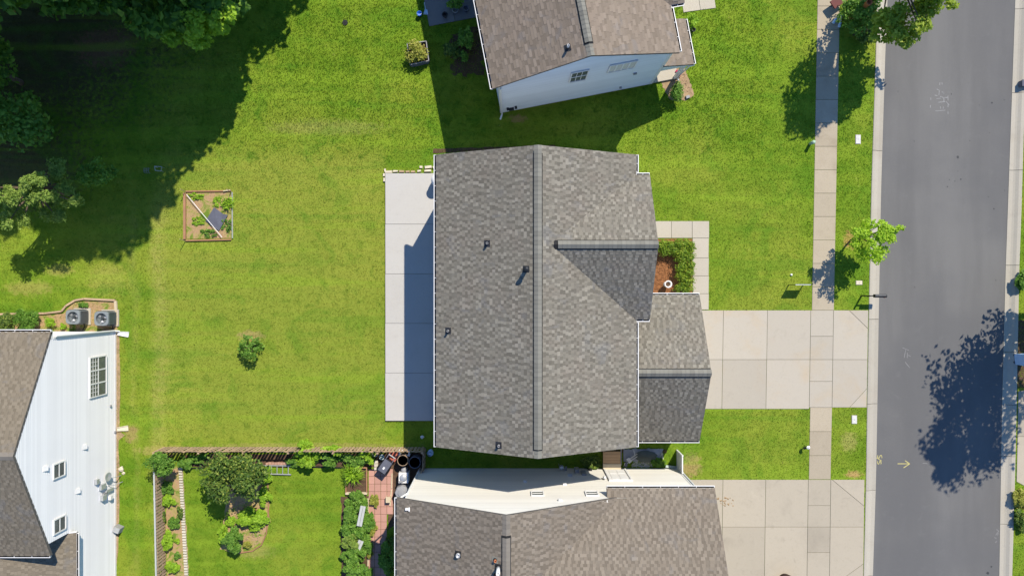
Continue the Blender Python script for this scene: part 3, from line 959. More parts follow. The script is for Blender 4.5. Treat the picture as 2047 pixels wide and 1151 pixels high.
# front walk of the middle house
polys = [[(1306, 442), (1342, 442), (1342, 476), (1306, 476)], [(1342, 442), (1383.5, 442), (1383.5, 476), (1342, 476)], [(1383.5, 442), (1417.5, 442), (1417.5, 476), (1383.5, 476)]]
yy = [476, 515.5, 551.5, 587, 619]
polys += [[(1384, yy[i]), (1417, yy[i]), (1416.5, yy[i + 1]), (1384.5, yy[i + 1])] for i in range(4)]
paving("path", "pale concrete front walk bending around the hedge to the driveway", polys, M['path'], 0.03)

# rear patio, raised
ye = [347, 448.5, 547.5, 646, 744.6, 840]
polys = [[(770.6, ye[i]), (905, ye[i]), (905, ye[i + 1]), (771, ye[i + 1])] for i in range(5)]
paving("patio", "long white concrete patio behind the middle house", polys, M['patio'], 0.13, 0.008, jitter=0.001)

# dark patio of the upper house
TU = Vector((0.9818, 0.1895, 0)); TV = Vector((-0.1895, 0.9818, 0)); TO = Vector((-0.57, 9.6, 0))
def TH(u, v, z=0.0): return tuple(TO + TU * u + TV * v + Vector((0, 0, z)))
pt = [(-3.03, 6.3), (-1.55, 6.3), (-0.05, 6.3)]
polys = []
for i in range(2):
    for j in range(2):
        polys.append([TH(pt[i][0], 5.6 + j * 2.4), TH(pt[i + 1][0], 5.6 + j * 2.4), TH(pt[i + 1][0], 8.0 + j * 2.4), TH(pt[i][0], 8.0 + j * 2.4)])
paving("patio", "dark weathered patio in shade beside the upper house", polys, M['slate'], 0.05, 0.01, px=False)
polys = [[(1366, 26), (1400, 21), (1396, -6), (1362, -2)], [(1400, 21), (1431, 17), (1427, -10), (1396, -6)], [(1362, -2), (1396, -6), (1390, -60), (1354, -56)], [(1396, -6), (1427, -10), (1421, -64), (1390, -60)]]
paving("path", "corner of pale concrete walk in front of the upper house", polys, M['path'], 0.03)
polys = [[(2033, 776), (2075, 776), (2075, 870), (2030.5, 870)], [(2030.5, 870), (2075, 870), (2075, 975), (2028.5, 975)]]
polys = [[(2035, 782), (2090, 770), (2090, 872), (2033.5, 872)], [(2033.5, 872), (2090, 872), (2090, 973), (2052, 973), (2031.5, 962)]]
paving("driveway", "edge of a tan concrete driveway at the right border across the road", polys, M['drive_low'], 0.025)

# red paver path in the garden
x0, x1 = -7.98, -6.62
nx, cw, ch = 4, (x1 - x0) / 4, 0.42
polys = []
for r in range(16):
    ya = -10.05 - r * ch
    for c in range(nx):
        if c == 3 and r > 5: continue
        sh = 0.0
        polys.append([(x0 + c * cw + sh, ya - ch), (x0 + (c + 1) * cw + sh, ya - ch), (x0 + (c + 1) * cw + sh, ya), (x0 + c * cw + sh, ya)])
paving("path", "red paver path along the vegetable bed by the lower house", polys, M['paver'], 0.03, 0.009, piece="paver", px=False, jitter=0.006, joint="soil_dark")

# ------------------------------------------------------------------ middle house
EA, RZ = 5.4, 7.6
root = thing("house", "large house in the middle with grey shingle gables and attached garage", "house", (1.15, -0.6, 0))
xw, xe_, xr, yn, ys = -3.62, 5.93, 1.155, 6.36, -7.59
roofW = roof_slope(root, [(xw, yn, EA), (xw, ys, EA), (xr, ys, RZ), (xr, yn, RZ)], (0, 1, 0), M['sh_main'], 11, single_rows=3)
roofE = roof_slope(root, [(xe_, ys, EA), (xe_, yn, EA), (xr, yn, RZ), (xr, ys, RZ)], (0, 1, 0), M['sh_main'], 12, single_rows=3)
m_main = (RZ - EA) / (xr - xw)
CR, cy = 7.32, 1.95
xin = xr + (RZ - CR) / m_main
gx, gn, gs = 6.58, 5.38, -1.49
roof_slope(root, [(xe_ - 0.05, gn, EA + 0.025), (gx, gn, EA + 0.025), (gx, cy, CR + 0.01), (xin - 0.1, cy, CR + 0.01)], (1, 0, 0), M['sh_main'], 13)
roof_slope(root, [(gx, gs, EA + 0.025), (xe_ - 0.05, gs, EA + 0.025), (xin - 0.1, cy, CR + 0.01), (gx, cy, CR + 0.01)], (1, 0, 0), M['sh_main'], 14)
GE, GR, gyn, gys, gyr, gxe = 2.95, 5.05, -0.37, -7.83, -4.1, 9.63
roof_slope(root, [(5.62, gyn, GE), (gxe, gyn, GE), (gxe, gyr, GR), (5.62, gyr, GR)], (1, 0, 0), M['sh_main'], 15)
roof_slope(root, [(gxe, gys, GE), (5.62, gys, GE), (5.62, gyr, GR), (gxe, gyr, GR)], (1, 0, 0), M['sh_main'], 16)
mg = (GR - GE) / (gyn - gyr); mc = (CR - EA) / (gn - cy)
ridge_vent(root, (xr, ys, RZ), (xr, yn, RZ), m_main, m_main, M['cap'])
ridge_vent(root, (xin + 0.1, cy, CR), (gx, cy, CR), mc, mc, M['cap'], end_trim=0.02)
ridge_vent(root, (5.66, gyr, GR), (gxe, gyr, GR), mg, mg, M['cap'], end_trim=0.03)
gz = EA - 0.03
gutter(root, (xw, ys, gz), (xw, yn, gz), (-1, 0, 0))
gutter(root, (xe_, ys, gz), (xe_, gs - 0.14, gz), (1, 0, 0)); gutter(root, (xe_, gn + 0.14, gz), (xe_, yn, gz), (1, 0, 0))
gutter(root, (xe_ + 0.0, gn, gz), (gx, gn, gz), (0, 1, 0), 0.4); gutter(root, (xe_, gs, gz), (gx, gs, gz), (0, -1, 0), 0.3)
gutter(root, (6.3, gyn, GE - 0.03), (gxe, gyn, GE - 0.03), (0, 1, 0)); gutter(root, (5.95, gys, GE - 0.03), (gxe, gys, GE - 0.03), (0, -1, 0))
wx0, wx1, wy0, wy1 = xw + 0.36, xe_ - 0.36, ys + 0.06, yn - 0.06
hw = wx1 - wx0
gab = [(hw, EA + 0.1), (hw / 2, RZ - 0.16), (0, EA + 0.1)]
siding(root, (wx0, wy0), (wx1, wy0), gab, 0.3, (0, -1), M['siding_tan']); siding(root, (wx1, wy1), (wx0, wy1), gab, 0.3, (0, 1), M['siding_tan'])
rect = lambda L, z: [(L, z), (0, z)]
siding(root, (wx0, wy1), (wx0, wy0), rect(wy1 - wy0, EA), 0.3, (-1, 0), M['siding_tan']); siding(root, (wx1, wy0), (wx1, wy1), rect(wy1 - wy0, EA), 0.3, (1, 0), M['siding_tan'])
MB().box(wx0 + 0.02, wx1 - 0.02, wy0 + 0.02, wy1 - 0.02, -0.1, 0.32).build("foundation", M['found'], root)
cw_ = gn - gs - 0.7
siding(root, (6.42, gs + 0.35), (6.42, gn - 0.35), [(cw_, EA), (cw_ / 2, CR - 0.2), (0, EA)], 0.05, (1, 0), M['siding_tan'])
siding(root, (wx1 + 0.13, gn - 0.35), (6.42, gn - 0.35), rect(6.42 - wx1 - 0.13, EA), 0.05, (0, 1), M['siding_tan']); siding(root, (6.42, gs + 0.35), (wx1 + 0.13, gs + 0.35), rect(6.42 - wx1 - 0.13, EA), 0.05, (0, -1), M['siding_tan'])
gwid = gyn - gys - 0.6
siding(root, (9.45, gys + 0.3), (9.45, gyn - 0.3), [(gwid, GE), (gwid / 2, GR - 0.25), (0, GE)], 0.05, (1, 0), M['siding_tan'])
siding(root, (9.45, gyn - 0.3), (5.7, gyn - 0.3), rect(3.75, GE), 0.05, (0, 1), M['siding_tan']); siding(root, (5.7, gys + 0.3), (9.45, gys + 0.3), rect(3.75, GE), 0.05, (0, -1), M['siding_tan'])
gd = MB()
for k in range(4): gd.box(9.455, 9.50, -6.5, -1.7, 0.06 + k * 0.55, 0.06 + k * 0.55 + 0.53)
gd.build("garage_door", M['white'], root)
def zW(x): return RZ - m_main * (xr - x)
for (px_, py_, hh, hood) in ((974, 487, 0.3, 0), (1052, 538, 0.62, 1), (896, 661, 0.3, 0), (997, 889, 0.26, 0)):
    x, y, _ = W(px_, py_, 6.5)
    z = zW(x); x, y, _ = W(px_, py_, z); z = zW(x)
    v = pipe_vent(root, (x, y, z), hh, 0.055 if not hood else 0.09, down=(-1, 0), mat=M['darkmetal'] if hood else M['grey'])
    if hood:
        MB().lathe((x, y), [(0.08, z + 0.56), (0.12, z + 0.6), (0.115, z + 0.65), (0.05, z + 0.7), (0, z + 0.71)], 14).build("cap", M['darkmetal'], v, True)
EXCL.append([(xw + 0.4, ys), (9.5, ys), (9.5, 0), (6.4, 0), (6.4, yn), (xw + 0.4, yn)])

# ------------------------------------------------------------------ upper house (turned)
root = thing("house", "pale blue sided house at the top with pinkish brown roof, turned slightly", "house", TH(4.2, 6, 0))
tE, tR = 5.3, 7.42
uw, ue, ur, vl = -0.36, 8.77, 4.2, 13.0
roof_slope(root, [TH(uw, vl, tE), TH(uw, 0, tE), TH(ur, 0, tR), TH(ur, vl, tR)], TV, M['sh_top'], 21)
roof_slope(root, [TH(ue, 0, tE), TH(ue, vl, tE), TH(ur, vl, tR), TH(ur, 0, tR)], TV, M['sh_top'], 22)
mt = (tR - tE) / (ur - uw)
ridge_vent(root, TH(ur, 0, tR), TH(ur, vl, tR), mt, mt, M['cap'], end_trim=0.55)
# front cross gable of the upper house
cvs, cvr, cR = 2.3, 5.6, 7.1
uin = ur + (tR - cR) / mt
roof_slope(root, [TH(9.44, cvs, tE + 0.02), TH(ue - 0.05, cvs, tE + 0.02), TH(uin, cvr, cR), TH(9.44, cvr, cR)], TU, M['sh_top'], 23)
roof_slope(root, [TH(ue - 0.05, 2 * cvr - cvs, tE + 0.02), TH(9.44, 2 * cvr - cvs, tE + 0.02), TH(9.44, cvr, cR), TH(uin, cvr, cR)], TU, M['sh_top'], 24)
roof_slope(root, [TH(10.16, 0.02, 2.72), TH(10.16, 2.42, 2.72), TH(8.42, 2.42, 3.42), TH(8.42, 0.02, 3.42)], TV, M['sh_top'], 25)
gutter(root, TH(uw, 0.0, tE - 0.03), TH(uw, vl, tE - 0.03), -TU)
gutter(root, TH(ue, 0.05, tE - 0.03), TH(ue, cvs - 0.1, tE - 0.03), TU, 0.6)
gutter(root, TH(ue + 0.02, cvs, tE - 0.03), TH(9.42, cvs, tE - 0.03), -TV, 0.3)
gutter(root, TH(10.16, 0.04, 2.69), TH(10.16, 2.4, 2.69), TU, 0.5)
hw = 8.4
siding(root, TH(0, 0.1), TH(hw, 0.1), [(hw, tE + 0.06), (hw / 2, tR - 0.2), (0, tE + 0.06)], 0.28, -TV, M['siding_blue'])
siding(root, TH(hw, vl - .1), TH(0, vl - .1), [(hw, tE + 0.06), (hw / 2, tR - 0.2), (0, tE + 0.06)], 0.28, TV, M['siding_blue'])
siding(root, TH(0, vl - .1), TH(0, 0.1), rect(vl - .2, tE), 0.28, -TU, M['siding_blue']); siding(root, TH(hw, 0.1), TH(hw, vl - .1), rect(vl - .2, tE), 0.28, TU, M['siding_blue'])
cwid = 2 * (cvr - cvs) - 0.7
siding(root, TH(9.3, cvs + 0.35), TH(9.3, cvs + 0.35 + cwid), [(cwid, tE), (cwid / 2, cR - 0.2), (0, tE)], 0.05, TU, M['siding_blue'])
siding(root, TH(8.53, cvs + 0.35), TH(9.3, cvs + 0.35), rect(0.77, tE), 0.05, -TV, M['siding_blue'])
MB().prism([TH(0.03, 0.13)[:2], TH(hw - 0.03, 0.13)[:2], TH(hw - 0.03, vl - .13)[:2], TH(0.03, vl - .13)[:2]], -0.1, 0.3).build("foundation", M['found'], root)
cb = MB()
for u_ in (0.0, hw):
    p = [TH(u_ - 0.07, 0.06)[:2], TH(u_ + 0.07, 0.06)[:2], TH(u_ + 0.07, 0.10)[:2], TH(u_ - 0.07, 0.10)[:2]]
    cb.prism(p, 0.28, tE)
cb.build("corner_board", M['white'], root)
window(root, TH(0, 0.065), TU, -TV, 3.52, 4.34, 3.75, 5.2, 1, 2, (2, 0))
window(root, TH(0, 0.065), TU, -TV, 5.42, 6.72, 4.15, 5.2, 4, 1, (0, 0), blinds=((0, 0), (1, 0), (2, 0), (3, 0)))
for u_, z_, s_ in ((7.0, 3.0, 0.09), (6.6, 0.8, 0.06)):
    MB().prism([TH(u_ - s_, -0.02)[:2], TH(u_ + s_, -0.02)[:2], TH(u_ + s_, 0.08)[:2], TH(u_ - s_, 0.08)[:2]], z_, z_ + 0.1).build("wall_vent", M['grey'], root)
mbx = MB()
for u_, z_, w_, h_ in ((0.55, 0.75, 0.14, 0.22), (0.35, 0.95, 0.06, 0.12), (0.8, 0.95, 0.06, 0.12)):
    mbx.prism([TH(u_ - w_, -0.06)[:2], TH(u_ + w_, -0.06)[:2], TH(u_ + w_, 0.08)[:2], TH(u_ - w_, 0.08)[:2]], z_, z_ + h_)
mbx.build("utility_box", M['darkmetal'], root)
MB().tube([TH(0.02, 0.0, tE - 0.2), TH(0.02, 0.0, 0.25), TH(-0.12, -0.22, 0.06)], 0.045, 8).build("downspout", M['white'], root)
# porch
MB().prism([TH(8.55, 0.15)[:2], TH(10.0, 0.15)[:2], TH(10.0, 2.6)[:2], TH(8.55, 2.6)[:2]], -0.1, 0.14).build("porch_floor", M['path'], root)
MB().prism([TH(9.75, 0.12)[:2], TH(9.91, 0.12)[:2], TH(9.91, 0.28)[:2], TH(9.75, 0.28)[:2]], 0.14, 2.62).build("porch_post", M['white'], root)
MB().prism([TH(9.75, 0.06)[:2], TH(9.91, 0.06)[:2], TH(9.91, 2.4)[:2], TH(9.75, 2.4)[:2]], 2.52, 2.66).build("porch_beam", M['white'], root)
MB().faces([TH(8.45, 0.03, 2.6), TH(10.1, 0.03, 2.55), TH(10.1, 0.03, 2.66), TH(8.45, 0.03, 3.3), TH(8.45, 0.08, 2.6), TH(10.1, 0.08, 2.55), TH(10.1, 0.08, 2.66), TH(8.45, 0.08, 3.3)],
           [(0, 1, 2, 3), (7, 6, 5, 4), (0, 4, 5, 1), (1, 5, 6, 2), (2, 6, 7, 3), (3, 7, 4, 0)]).build("porch_gable", M['siding_blue'], root)
MB().tube([TH(10.2, 0.02, 2.62), TH(10.0, 0.04, 2.4), TH(9.93, 0.1, 1.2), TH(9.93, 0.1, 0.2), TH(10.02, 0.0, 0.06)], 0.04, 8).build("downspout", M['white'], root)
xx = 1.4
x, y = TH(3.05, 1.55)[:2]
x, y, _ = W(1135, 96, 6.9); du = (Vector((x, y, 0)) - TO).dot(TU)
z = tR - mt * (ur - du)
x, y, _ = W(1135, 96, z)
v = pipe_vent(root, (x, y, z), 0.34, 0.06, down=(-TU.x, -TU.y), mat=M['ltgrey'])
EXCL.append([TH(0.1, 0.1)[:2], TH(8.4, 0.1)[:2], TH(8.4, 0.15)[:2], TH(10, .15)[:2], TH(10, 2.6)[:2], TH(9.3, 2.6)[:2], TH(9.3, vl)[:2], TH(0.1, vl)[:2]])

# ------------------------------------------------------------------ lower house
root = thing("house", "cream sided house at the bottom with brown roof close to the middle house", "house", (1, -16, 0))
bE, bR, bxw, bxe, bxr, byn, bys = 5.4, 7.94, -5.5, 5.0, -0.25, -10.0, -22.0
mbm = (bR - bE) / (bxe - bxr)
roof_slope(root, [(bxw, byn, bE), (bxw, bys, bE), (bxr, bys, bR), (bxr, byn, bR)], (0, 1, 0), M['sh_low'], 31)
roof_slope(root, [(bxe, bys, bE), (bxe, byn, bE), (bxr, byn, bR), (bxr, bys, bR)], (0, 1, 0), M['sh_low'], 32)
ridge_vent(root, (bxr, bys, bR), (bxr, byn, bR), mbm, mbm, M['cap_low'], end_trim=0.9)
wE, wsl, wyn, wyr = 5.08, 0.62, -9.64, -13.3
wz = lambda y: wE + wsl * (wyn - y)
wxl = bxr + (bR - wz(wyr)) / mbm
yv = wyn - (bE - wE) / wsl
roof_slope(root, [(4.56, wyn, wE), (9.78, wyn, wE), (9.78, wyr, wz(wyr)), (wxl - 0.04, wyr, wz(wyr)), (bxe - 0.02, yv, wz(yv)), (4.56, yv, wz(yv))], (1, 0, 0), M['sh_low'], 33)
roof_slope(root, [(9.78, 2 * wyr - wyn, wE), (4.9, 2 * wyr - wyn, wE), (wxl, wyr, wz(wyr)), (9.78, wyr, wz(wyr))], (1, 0, 0), M['sh_low'], 34)
gutter(root, (bxw, bys, bE - 0.03), (bxw, byn, bE - 0.03), (-1, 0, 0), 0.85)
gutter(root, (4.56, wyn, wE - 0.03), (9.78, wyn, wE - 0.03), (0, 1, 0), 0.8)
wy = byn - 0.04
bx0, bx1 = -5.06, 9.12
u = lambda x: x - bx0
siding(root, (bx1, wy), (bx0, wy), [(bx1 - bx0, bE + 0.16), (bx1 - bxr, bR - 0.06), (bx1 - 4.6, bE + 0.2), (bx1 - 4.6, wE + 0.2), (0, wE + 0.2)], 0.05, (0, 1), M['siding_cream'])
siding(root, (bx0, wy - 0.02), (bx0, bys + 0.1), rect(wy - bys - 0.12, bE), 0.05, (-1, 0), M['siding_cream'])
siding(root, (bx1, 2 * wyr - wyn + .35), (bx1, wy), [(wy - (2 * wyr - wyn + .35), wE), ((wy - (2 * wyr - wyn + .35)) / 2, wz(wyr) - 0.25), (0, wE)], 0.05, (1, 0), M['siding_cream'])
MB().box(bx1 - 0.02, bx1 + 0.05, wy - 0.05, wy + 0.045, 0.05, wE).box(bx0 - 0.05, bx0 + 0.02, wy - 0.05, wy + 0.045, 0.05, bE - 0.1).build("corner_board", M['white'], root)
MB().tube([(bx1 + 0.1, wy + 0.06, wE - 0.2), (bx1 + 0.1, wy + 0.07, 0.25), (bx1 + 0.12, wy + 0.3, 0.06)], 0.045, 8).build("downspout", M['white'], root)
MB().tube([(bx0 - 0.36, wy - 0.06, bE - 0.15), (bx0 - 0.03, wy + 0.06, bE - 0.6), (bx0 - 0.03, wy + 0.06, 0.2)], 0.045, 8).build("downspout", M['white'], root)
for xa in (0.96, 3.6):
    window(root, (0, wy + 0.03), (1, 0), (0, 1), xa, xa + 0.56, 4.44, 5.12, 1, 2, (0, 0))
for px_, py_, hh in ((1050, 962, 2.9), (1129, 968, 3.3), (1118, 1000, 5.1)):
    s = FPX / (CAM_H - hh); x = (px_ - 1023.5) / s
    z = CAM_H - FPX * 10.0 / (py_ - 575.5)
    v = MB().box(x - 0.09, x + 0.09, wy + 0.02, wy + 0.12, z - 0.09, z + 0.09).build("wall_vent", M['white'], root)
# side door, frame and lamp
dr = MB().box(5.15, 6.15, wy + 0.025, wy + 0.075, 0.42, 2.5).build("door", M['white'], root)
pnl = MB()
for xa, xb, za, zb in ((5.25, 5.6, 0.6, 1.3), (5.7, 6.05, 0.6, 1.3), (5.25, 5.6, 1.45, 2.35), (5.7, 6.05, 1.45, 2.35)): pnl.box(xa, xb, wy + 0.076, wy + 0.09, za, zb)
pnl.build("door_panel", M['white'], dr)
MB().box(5.04, 5.13, wy + 0.02, wy + 0.12, 0.42, 2.6).box(6.17, 6.26, wy + 0.02, wy + 0.12, 0.42, 2.6).box(5.13, 6.17, wy + 0.02, wy + 0.12, 2.515, 2.6).build("door_frame", M['white'], root)
MB().lathe((4.85, wy + 0.14), [(0.03, 2.15), (0.09, 2.2), (0.07, 2.4), (0.0, 2.45)], 10).box(4.82, 4.88, wy + 0.02, wy + 0.12, 2.28, 2.34).build("wall_lamp", M['white'], root)
# meters and cabinets along the north wall
def wall_box(x, z, w, h, d, mat, name="meter_box"):
    return MB().box(x - w / 2, x + w / 2, wy + 0.02, wy + 0.02 + d, z, z + h).build(name, mat, root)
for px_, z, w, h, d, mt_ in ((1152, 0.55, 0.22, 0.5, 0.22, 'grey'), (1165, 0.75, 0.24, 0.75, 0.10, 'grey'), (1139, 1.55, 0.24, 0.10, 0.14, 'ltgrey'), (1131, 0.35, 0.12, 0.16, 0.2, 'grey'), (1180, 0.4, 0.15, 0.2, 0.12, 'black')):
    x = (px_ - 1023.5) / (FPX / (CAM_H - z))
    wall_box(x, z, w, h, d, M[mt_])
x = (1122 - 1023.5) / 36.5
g = MB().lathe((x, wy + 0.26), [(0.11, 0.62), (0.13, 0.68), (0.13, 0.86), (0.09, 0.92), (0, 0.92)], 12).build("gas_meter", M['ltgrey'], root, True)
MB().tube([(x - 0.1, wy + 0.26, 0.0), (x - 0.1, wy + 0.26, 0.66)], 0.022, 6).tube([(x + 0.1, wy + 0.26, 0.66), (x + 0.1, wy + 0.12, 0.4), (x + 0.1, wy + 0.04, 0.4)], 0.022, 6).build("gas_pipe", M['grey'], g)
mzw = lambda x: bR - mbm * (bxr - x)
for px_, py_, hh, r_, mt_, fl in ((916, 1107, 0.22, 0.10, 'ltgrey', True), (990, 1118, 0.2, 0.06, 'terracotta', False), (996, 1133, 0.75, 0.085, 'white', True), (992, 1149, 0.2, 0.08, 'terracotta', False)):
    x, y, _ = W(px_, py_, 7.0); x, y, _ = W(px_, py_, mzw(x)); z = mzw(x)
    v = pipe_vent(root, (x, y, z), hh, r_, mat=M[mt_], dark=fl, down=(-1, 0))
x, y, _ = W(814, 1018, 5.8)
MB().box(x - 0.1, x + 0.1, y - 0.05, y + 0.05, mzw(x) + 0.0, mzw(x) + 0.09).box(x + 0.06, x + 0.12, y - 0.09, y + 0.09, mzw(x) + 0.02, mzw(x) + 0.12).build("roof_bracket", M['white'], root)
EXCL.append([(bx0, wy), (bx1, wy), (bx1, bys), (bx0, bys)])

# ------------------------------------------------------------------ left house
root = thing("house", "white sided house at the left edge with olive brown roof", "house", (-26, -9, 0))
lx, lE, lR, lyn, lyr, lys, lxw = -22.05, 5.4, 7.88, -2.1, -7.43, -12.76, -34.0
lm = (lR - lE) / (lyn - lyr)
roof_slope(root, [(lxw, lyn, lE), (lx + 0.03, lyn, lE), (lx + 0.03, lyr, lR), (lxw, lyr, lR)], (1, 0, 0), M['sh_left'], 41)
roof_slope(root, [(lx + 0.03, lys, lE), (lxw, lys, lE), (lxw, lyr, lR), (lx + 0.03, lyr, lR)], (1, 0, 0), M['sh_left'], 42)
ridge_vent(root, (lxw, lyr, lR), (lx + 0.03, lyr, lR), lm, lm, M['cap_low'], end_trim=1.6)
LW, lsl = 3.92, 0.46
roof_slope(root, [(-21.74, -22.0, LW), (-21.74, -12.2, LW), (-27.0, -12.2, LW + lsl * 5.26), (-27.0, -22.0, LW + lsl * 5.26)], (0, 1, 0), M['sh_left'], 43)
gutter(root, (lxw, lyn, lE - 0.03), (lx + 0.02, lyn, lE - 0.03), (0, 1, 0), 0.85)
gutter(root, (lxw, lys, lE - 0.03), (lx - 0.02, lys, lE - 0.03), (0, -1, 0), 0.85)
gutter(root, (-21.74, -22.0, LW - 0.03), (-21.74, -12.22, LW - 0.03), (1, 0, 0), 0.85)
MB().faces([(-21.74, -12.14, LW - 0.13), (-23.4, -12.14, LW - 0.13 + lsl * 1.66), (-23.4, -12.14, LW + lsl * 1.66 - 0.0), (-21.74, -12.14, LW),
            (-21.74, -12.19, LW - 0.13), (-23.4, -12.19, LW - 0.13 + lsl * 1.66), (-23.4, -12.19, LW + lsl * 1.66 - 0.0), (-21.74, -12.19, LW)],
           [(0, 1, 2, 3), (7, 6, 5, 4), (0, 4, 5, 1), (3, 2, 6, 7), (0, 3, 7, 4), (1, 5, 6, 2)]).build("fascia", M['white'], root)
Ltot = 22.0 - 2.44
uu = lambda y: -2.44 - y
siding(root, (lx, -2.44), (lx, -22.0), [(Ltot, LW - 0.1), (uu(-12.15), LW - 0.1), (uu(-12.15), lE + 0.2), (uu(lyr), lR - 0.1), (0, lE + 0.08)], 0.06, (1, 0), M['siding_white'])
siding(root, (lxw, -2.44), (lx - 0.02, -2.44), rect(lx - lxw - 0.02, lE), 0.06, (0, 1), M['siding_white'])
siding(root, (lx - 0.02, -12.15), (lxw, -12.15), rect(lx - lxw - 0.02, lE), 0.06, (0, -1), M['siding_white'])
# boxed soffit return at the corner and the corner board
MB().box(lx - 0.6, lx + 0.03, -2.44, lyn + 0.0, lE - 0.16, lE - 0.03).build("soffit_return", M['white'], root)
MB().box(lx - 0.03, lx + 0.045, -2.46, -2.36, 0.06, lE - 0.17).box(lx + 0.022, lx + 0.042, -21.9, -2.48, 0.0, 0.14).build("corner_board", M['white'], root)
MB().tube([(lx + 0.1, -2.32, lE - 0.25), (lx + 0.1, -2.36, 0.3), (lx + 0.25, -2.4, 0.08)], 0.045, 8).build("downspout", M['white'], root)
MB().box(lx - 0.1, lx + 0.02, -21.9, -2.5, -0.1, 0.06).build("foundation", M['found'], root)
wa, wd, wo_ = (lx + 0.034, -2.44), (0, -1), (1, 0)
window(root, wa, wd, wo_, 1.22, 3.28, 1.02, 2.42, 3, 2, (2, 2, 1))
window(root, wa, wd, wo_, 6.05, 6.72, 4.45, 5.25, 1, 2, (0, 0))
window(root, wa, wd, wo_, 8.72, 9.38, 4.38, 5.22, 1, 2, (0, 0))
def on_left(px_, py_):
    s = (1023.5 - px_) / -lx
    return (575.5 - py_) / s, CAM_H - FPX / s
for px_, py_ in ((88, 936), (167, 893), (153, 981)):
    y, z = on_left(px_, py_)
    MB().hexa([(lx + 0.02, y - 0.12, z - 0.12), (lx + 0.13, y - 0.12, z - 0.12), (lx + 0.13, y + 0.12, z - 0.12), (lx + 0.02, y + 0.12, z - 0.12),
               (lx + 0.02, y - 0.12, z + 0.12), (lx + 0.04, y - 0.12, z + 0.12), (lx + 0.04, y + 0.12, z + 0.12), (lx + 0.02, y + 0.12, z + 0.12)]).build("wall_vent", M['white'], root)
for px_, py_ in ((219, 811), (228, 863)):
    y, z = on_left(px_, py_)
    MB().box(lx + 0.02, lx + 0.1, y - 0.05, y + 0.05, z - 0.05, z + 0.05).build("hose_tap", M['grey'], root)
# meters, reel and cabinet on the white wall
def lbox(py_, z, w, h, d, mat, name): 
    y = (575.5 - py_) / (FPX / (CAM_H - z)); return MB().box(lx + 0.02, lx + 0.02 + d, y - w / 2, y + w / 2, z, z + h).build(name, M[mat], root)
lbox(961, 1.75, 0.26, 0.24, 0.14, 'ltgrey', "meter_box"); lbox(970, 1.2, 0.28, 0.42, 0.16, 'ltgrey', "meter_box"); lbox(985, 1.0, 0.14, 0.35, 0.12, 'grey', "meter_box")
lbox(992, 1.15, 0.26, 0.36, 0.18, 'ltgrey', "meter_box"); lbox(993, 0.6, 0.2, 0.22, 0.18, 'white', "meter_box"); lbox(976, 0.45, 0.16, 0.62, 0.12, 'ltgrey', "meter_box")
y = (575.5 - 953) / 37.0
d_ = MB()
d_.lathe((0, 0), [(0.05, 0.0), (0.22, 0.03), (0.24, 0.06), (0.0, 0.02)], 16)
rt = Matrix.Rotation(math.radians(82), 4, 'Y')
d_.v = [tuple(rt @ Vector(p) + Vector((lx + 0.16, y, 1.05))) for p in d_.v]
d_.build("dish", M['ltgrey'], root)
MB().tube([(lx + 0.06, y - 0.15, 0.9), (lx + 0.3, y - 0.15, 0.6), (lx + 0.3, y - 0.22, 0.02)], 0.025, 6).tube([(lx + 0.05, y - 0.55, 0.8), (lx + 0.22, y - 0.6, 0.5), (lx + 0.4, y - 0.55, 0.04)], 0.02, 6).build("conduit", M['ltgrey'], root)
EXCL.append([(lx, -2.44), (lx, -22), (-40, -22), (-40, -2.44)])

# ------------------------------------------------------------------ ground patches (bare soil, mulch, gravel, painted shade)
def blob(poly, n=60, rough=0.10, seed=0, px=True, smooth=True):
    """closed irregular outline following a polygon"""
    pts = [G(*p) if px else p for p in poly]
    r = random.Random(seed); out = []
    L = [math.dist(pts[i], pts[(i + 1) % len(pts)]) for i in range(len(pts))]
    for i in range(len(pts)):
        a, b = pts[i], pts[(i + 1) % len(pts)]
        k = max(1, int(n * L[i] / sum(L)))
        for j in range(k):
            t = j / k
            out.append((a[0] + (b[0] - a[0]) * t + r.uniform(-rough, rough), a[1] + (b[1] - a[1]) * t + r.uniform(-rough, rough)))
    return out

def circle_px(cx, cy, rx, ry=None, n=14):
    ry = ry or rx
    return [(cx + rx * math.cos(2 * math.pi * i / n), cy + ry * math.sin(2 * math.pi * i / n)) for i in range(n)]

PATCH_Z = [0.004]
def patch(name, poly, mat, label, rough=0.06, px=True, n=60, excl=True, z=None):
    q = blob(poly, n, rough, len(EXCL) + len(label), px)
    mb = MB()
    z = z if z is not None else PATCH_Z[0]
    if poly_area(q) < 0: q = q[::-1]
    mb.face([(p[0], p[1], z) for p in q])
    o = mb.build(name, mat)
    tag(o, label, kind='structure')
    if excl and name not in ('dirt_or_shade_patch', 'forest_floor'): EXCL.append(q)
    PATCH_Z[0] = 0.004 + (PATCH_Z[0] + 0.0011 - 0.004) % 0.012
    return o

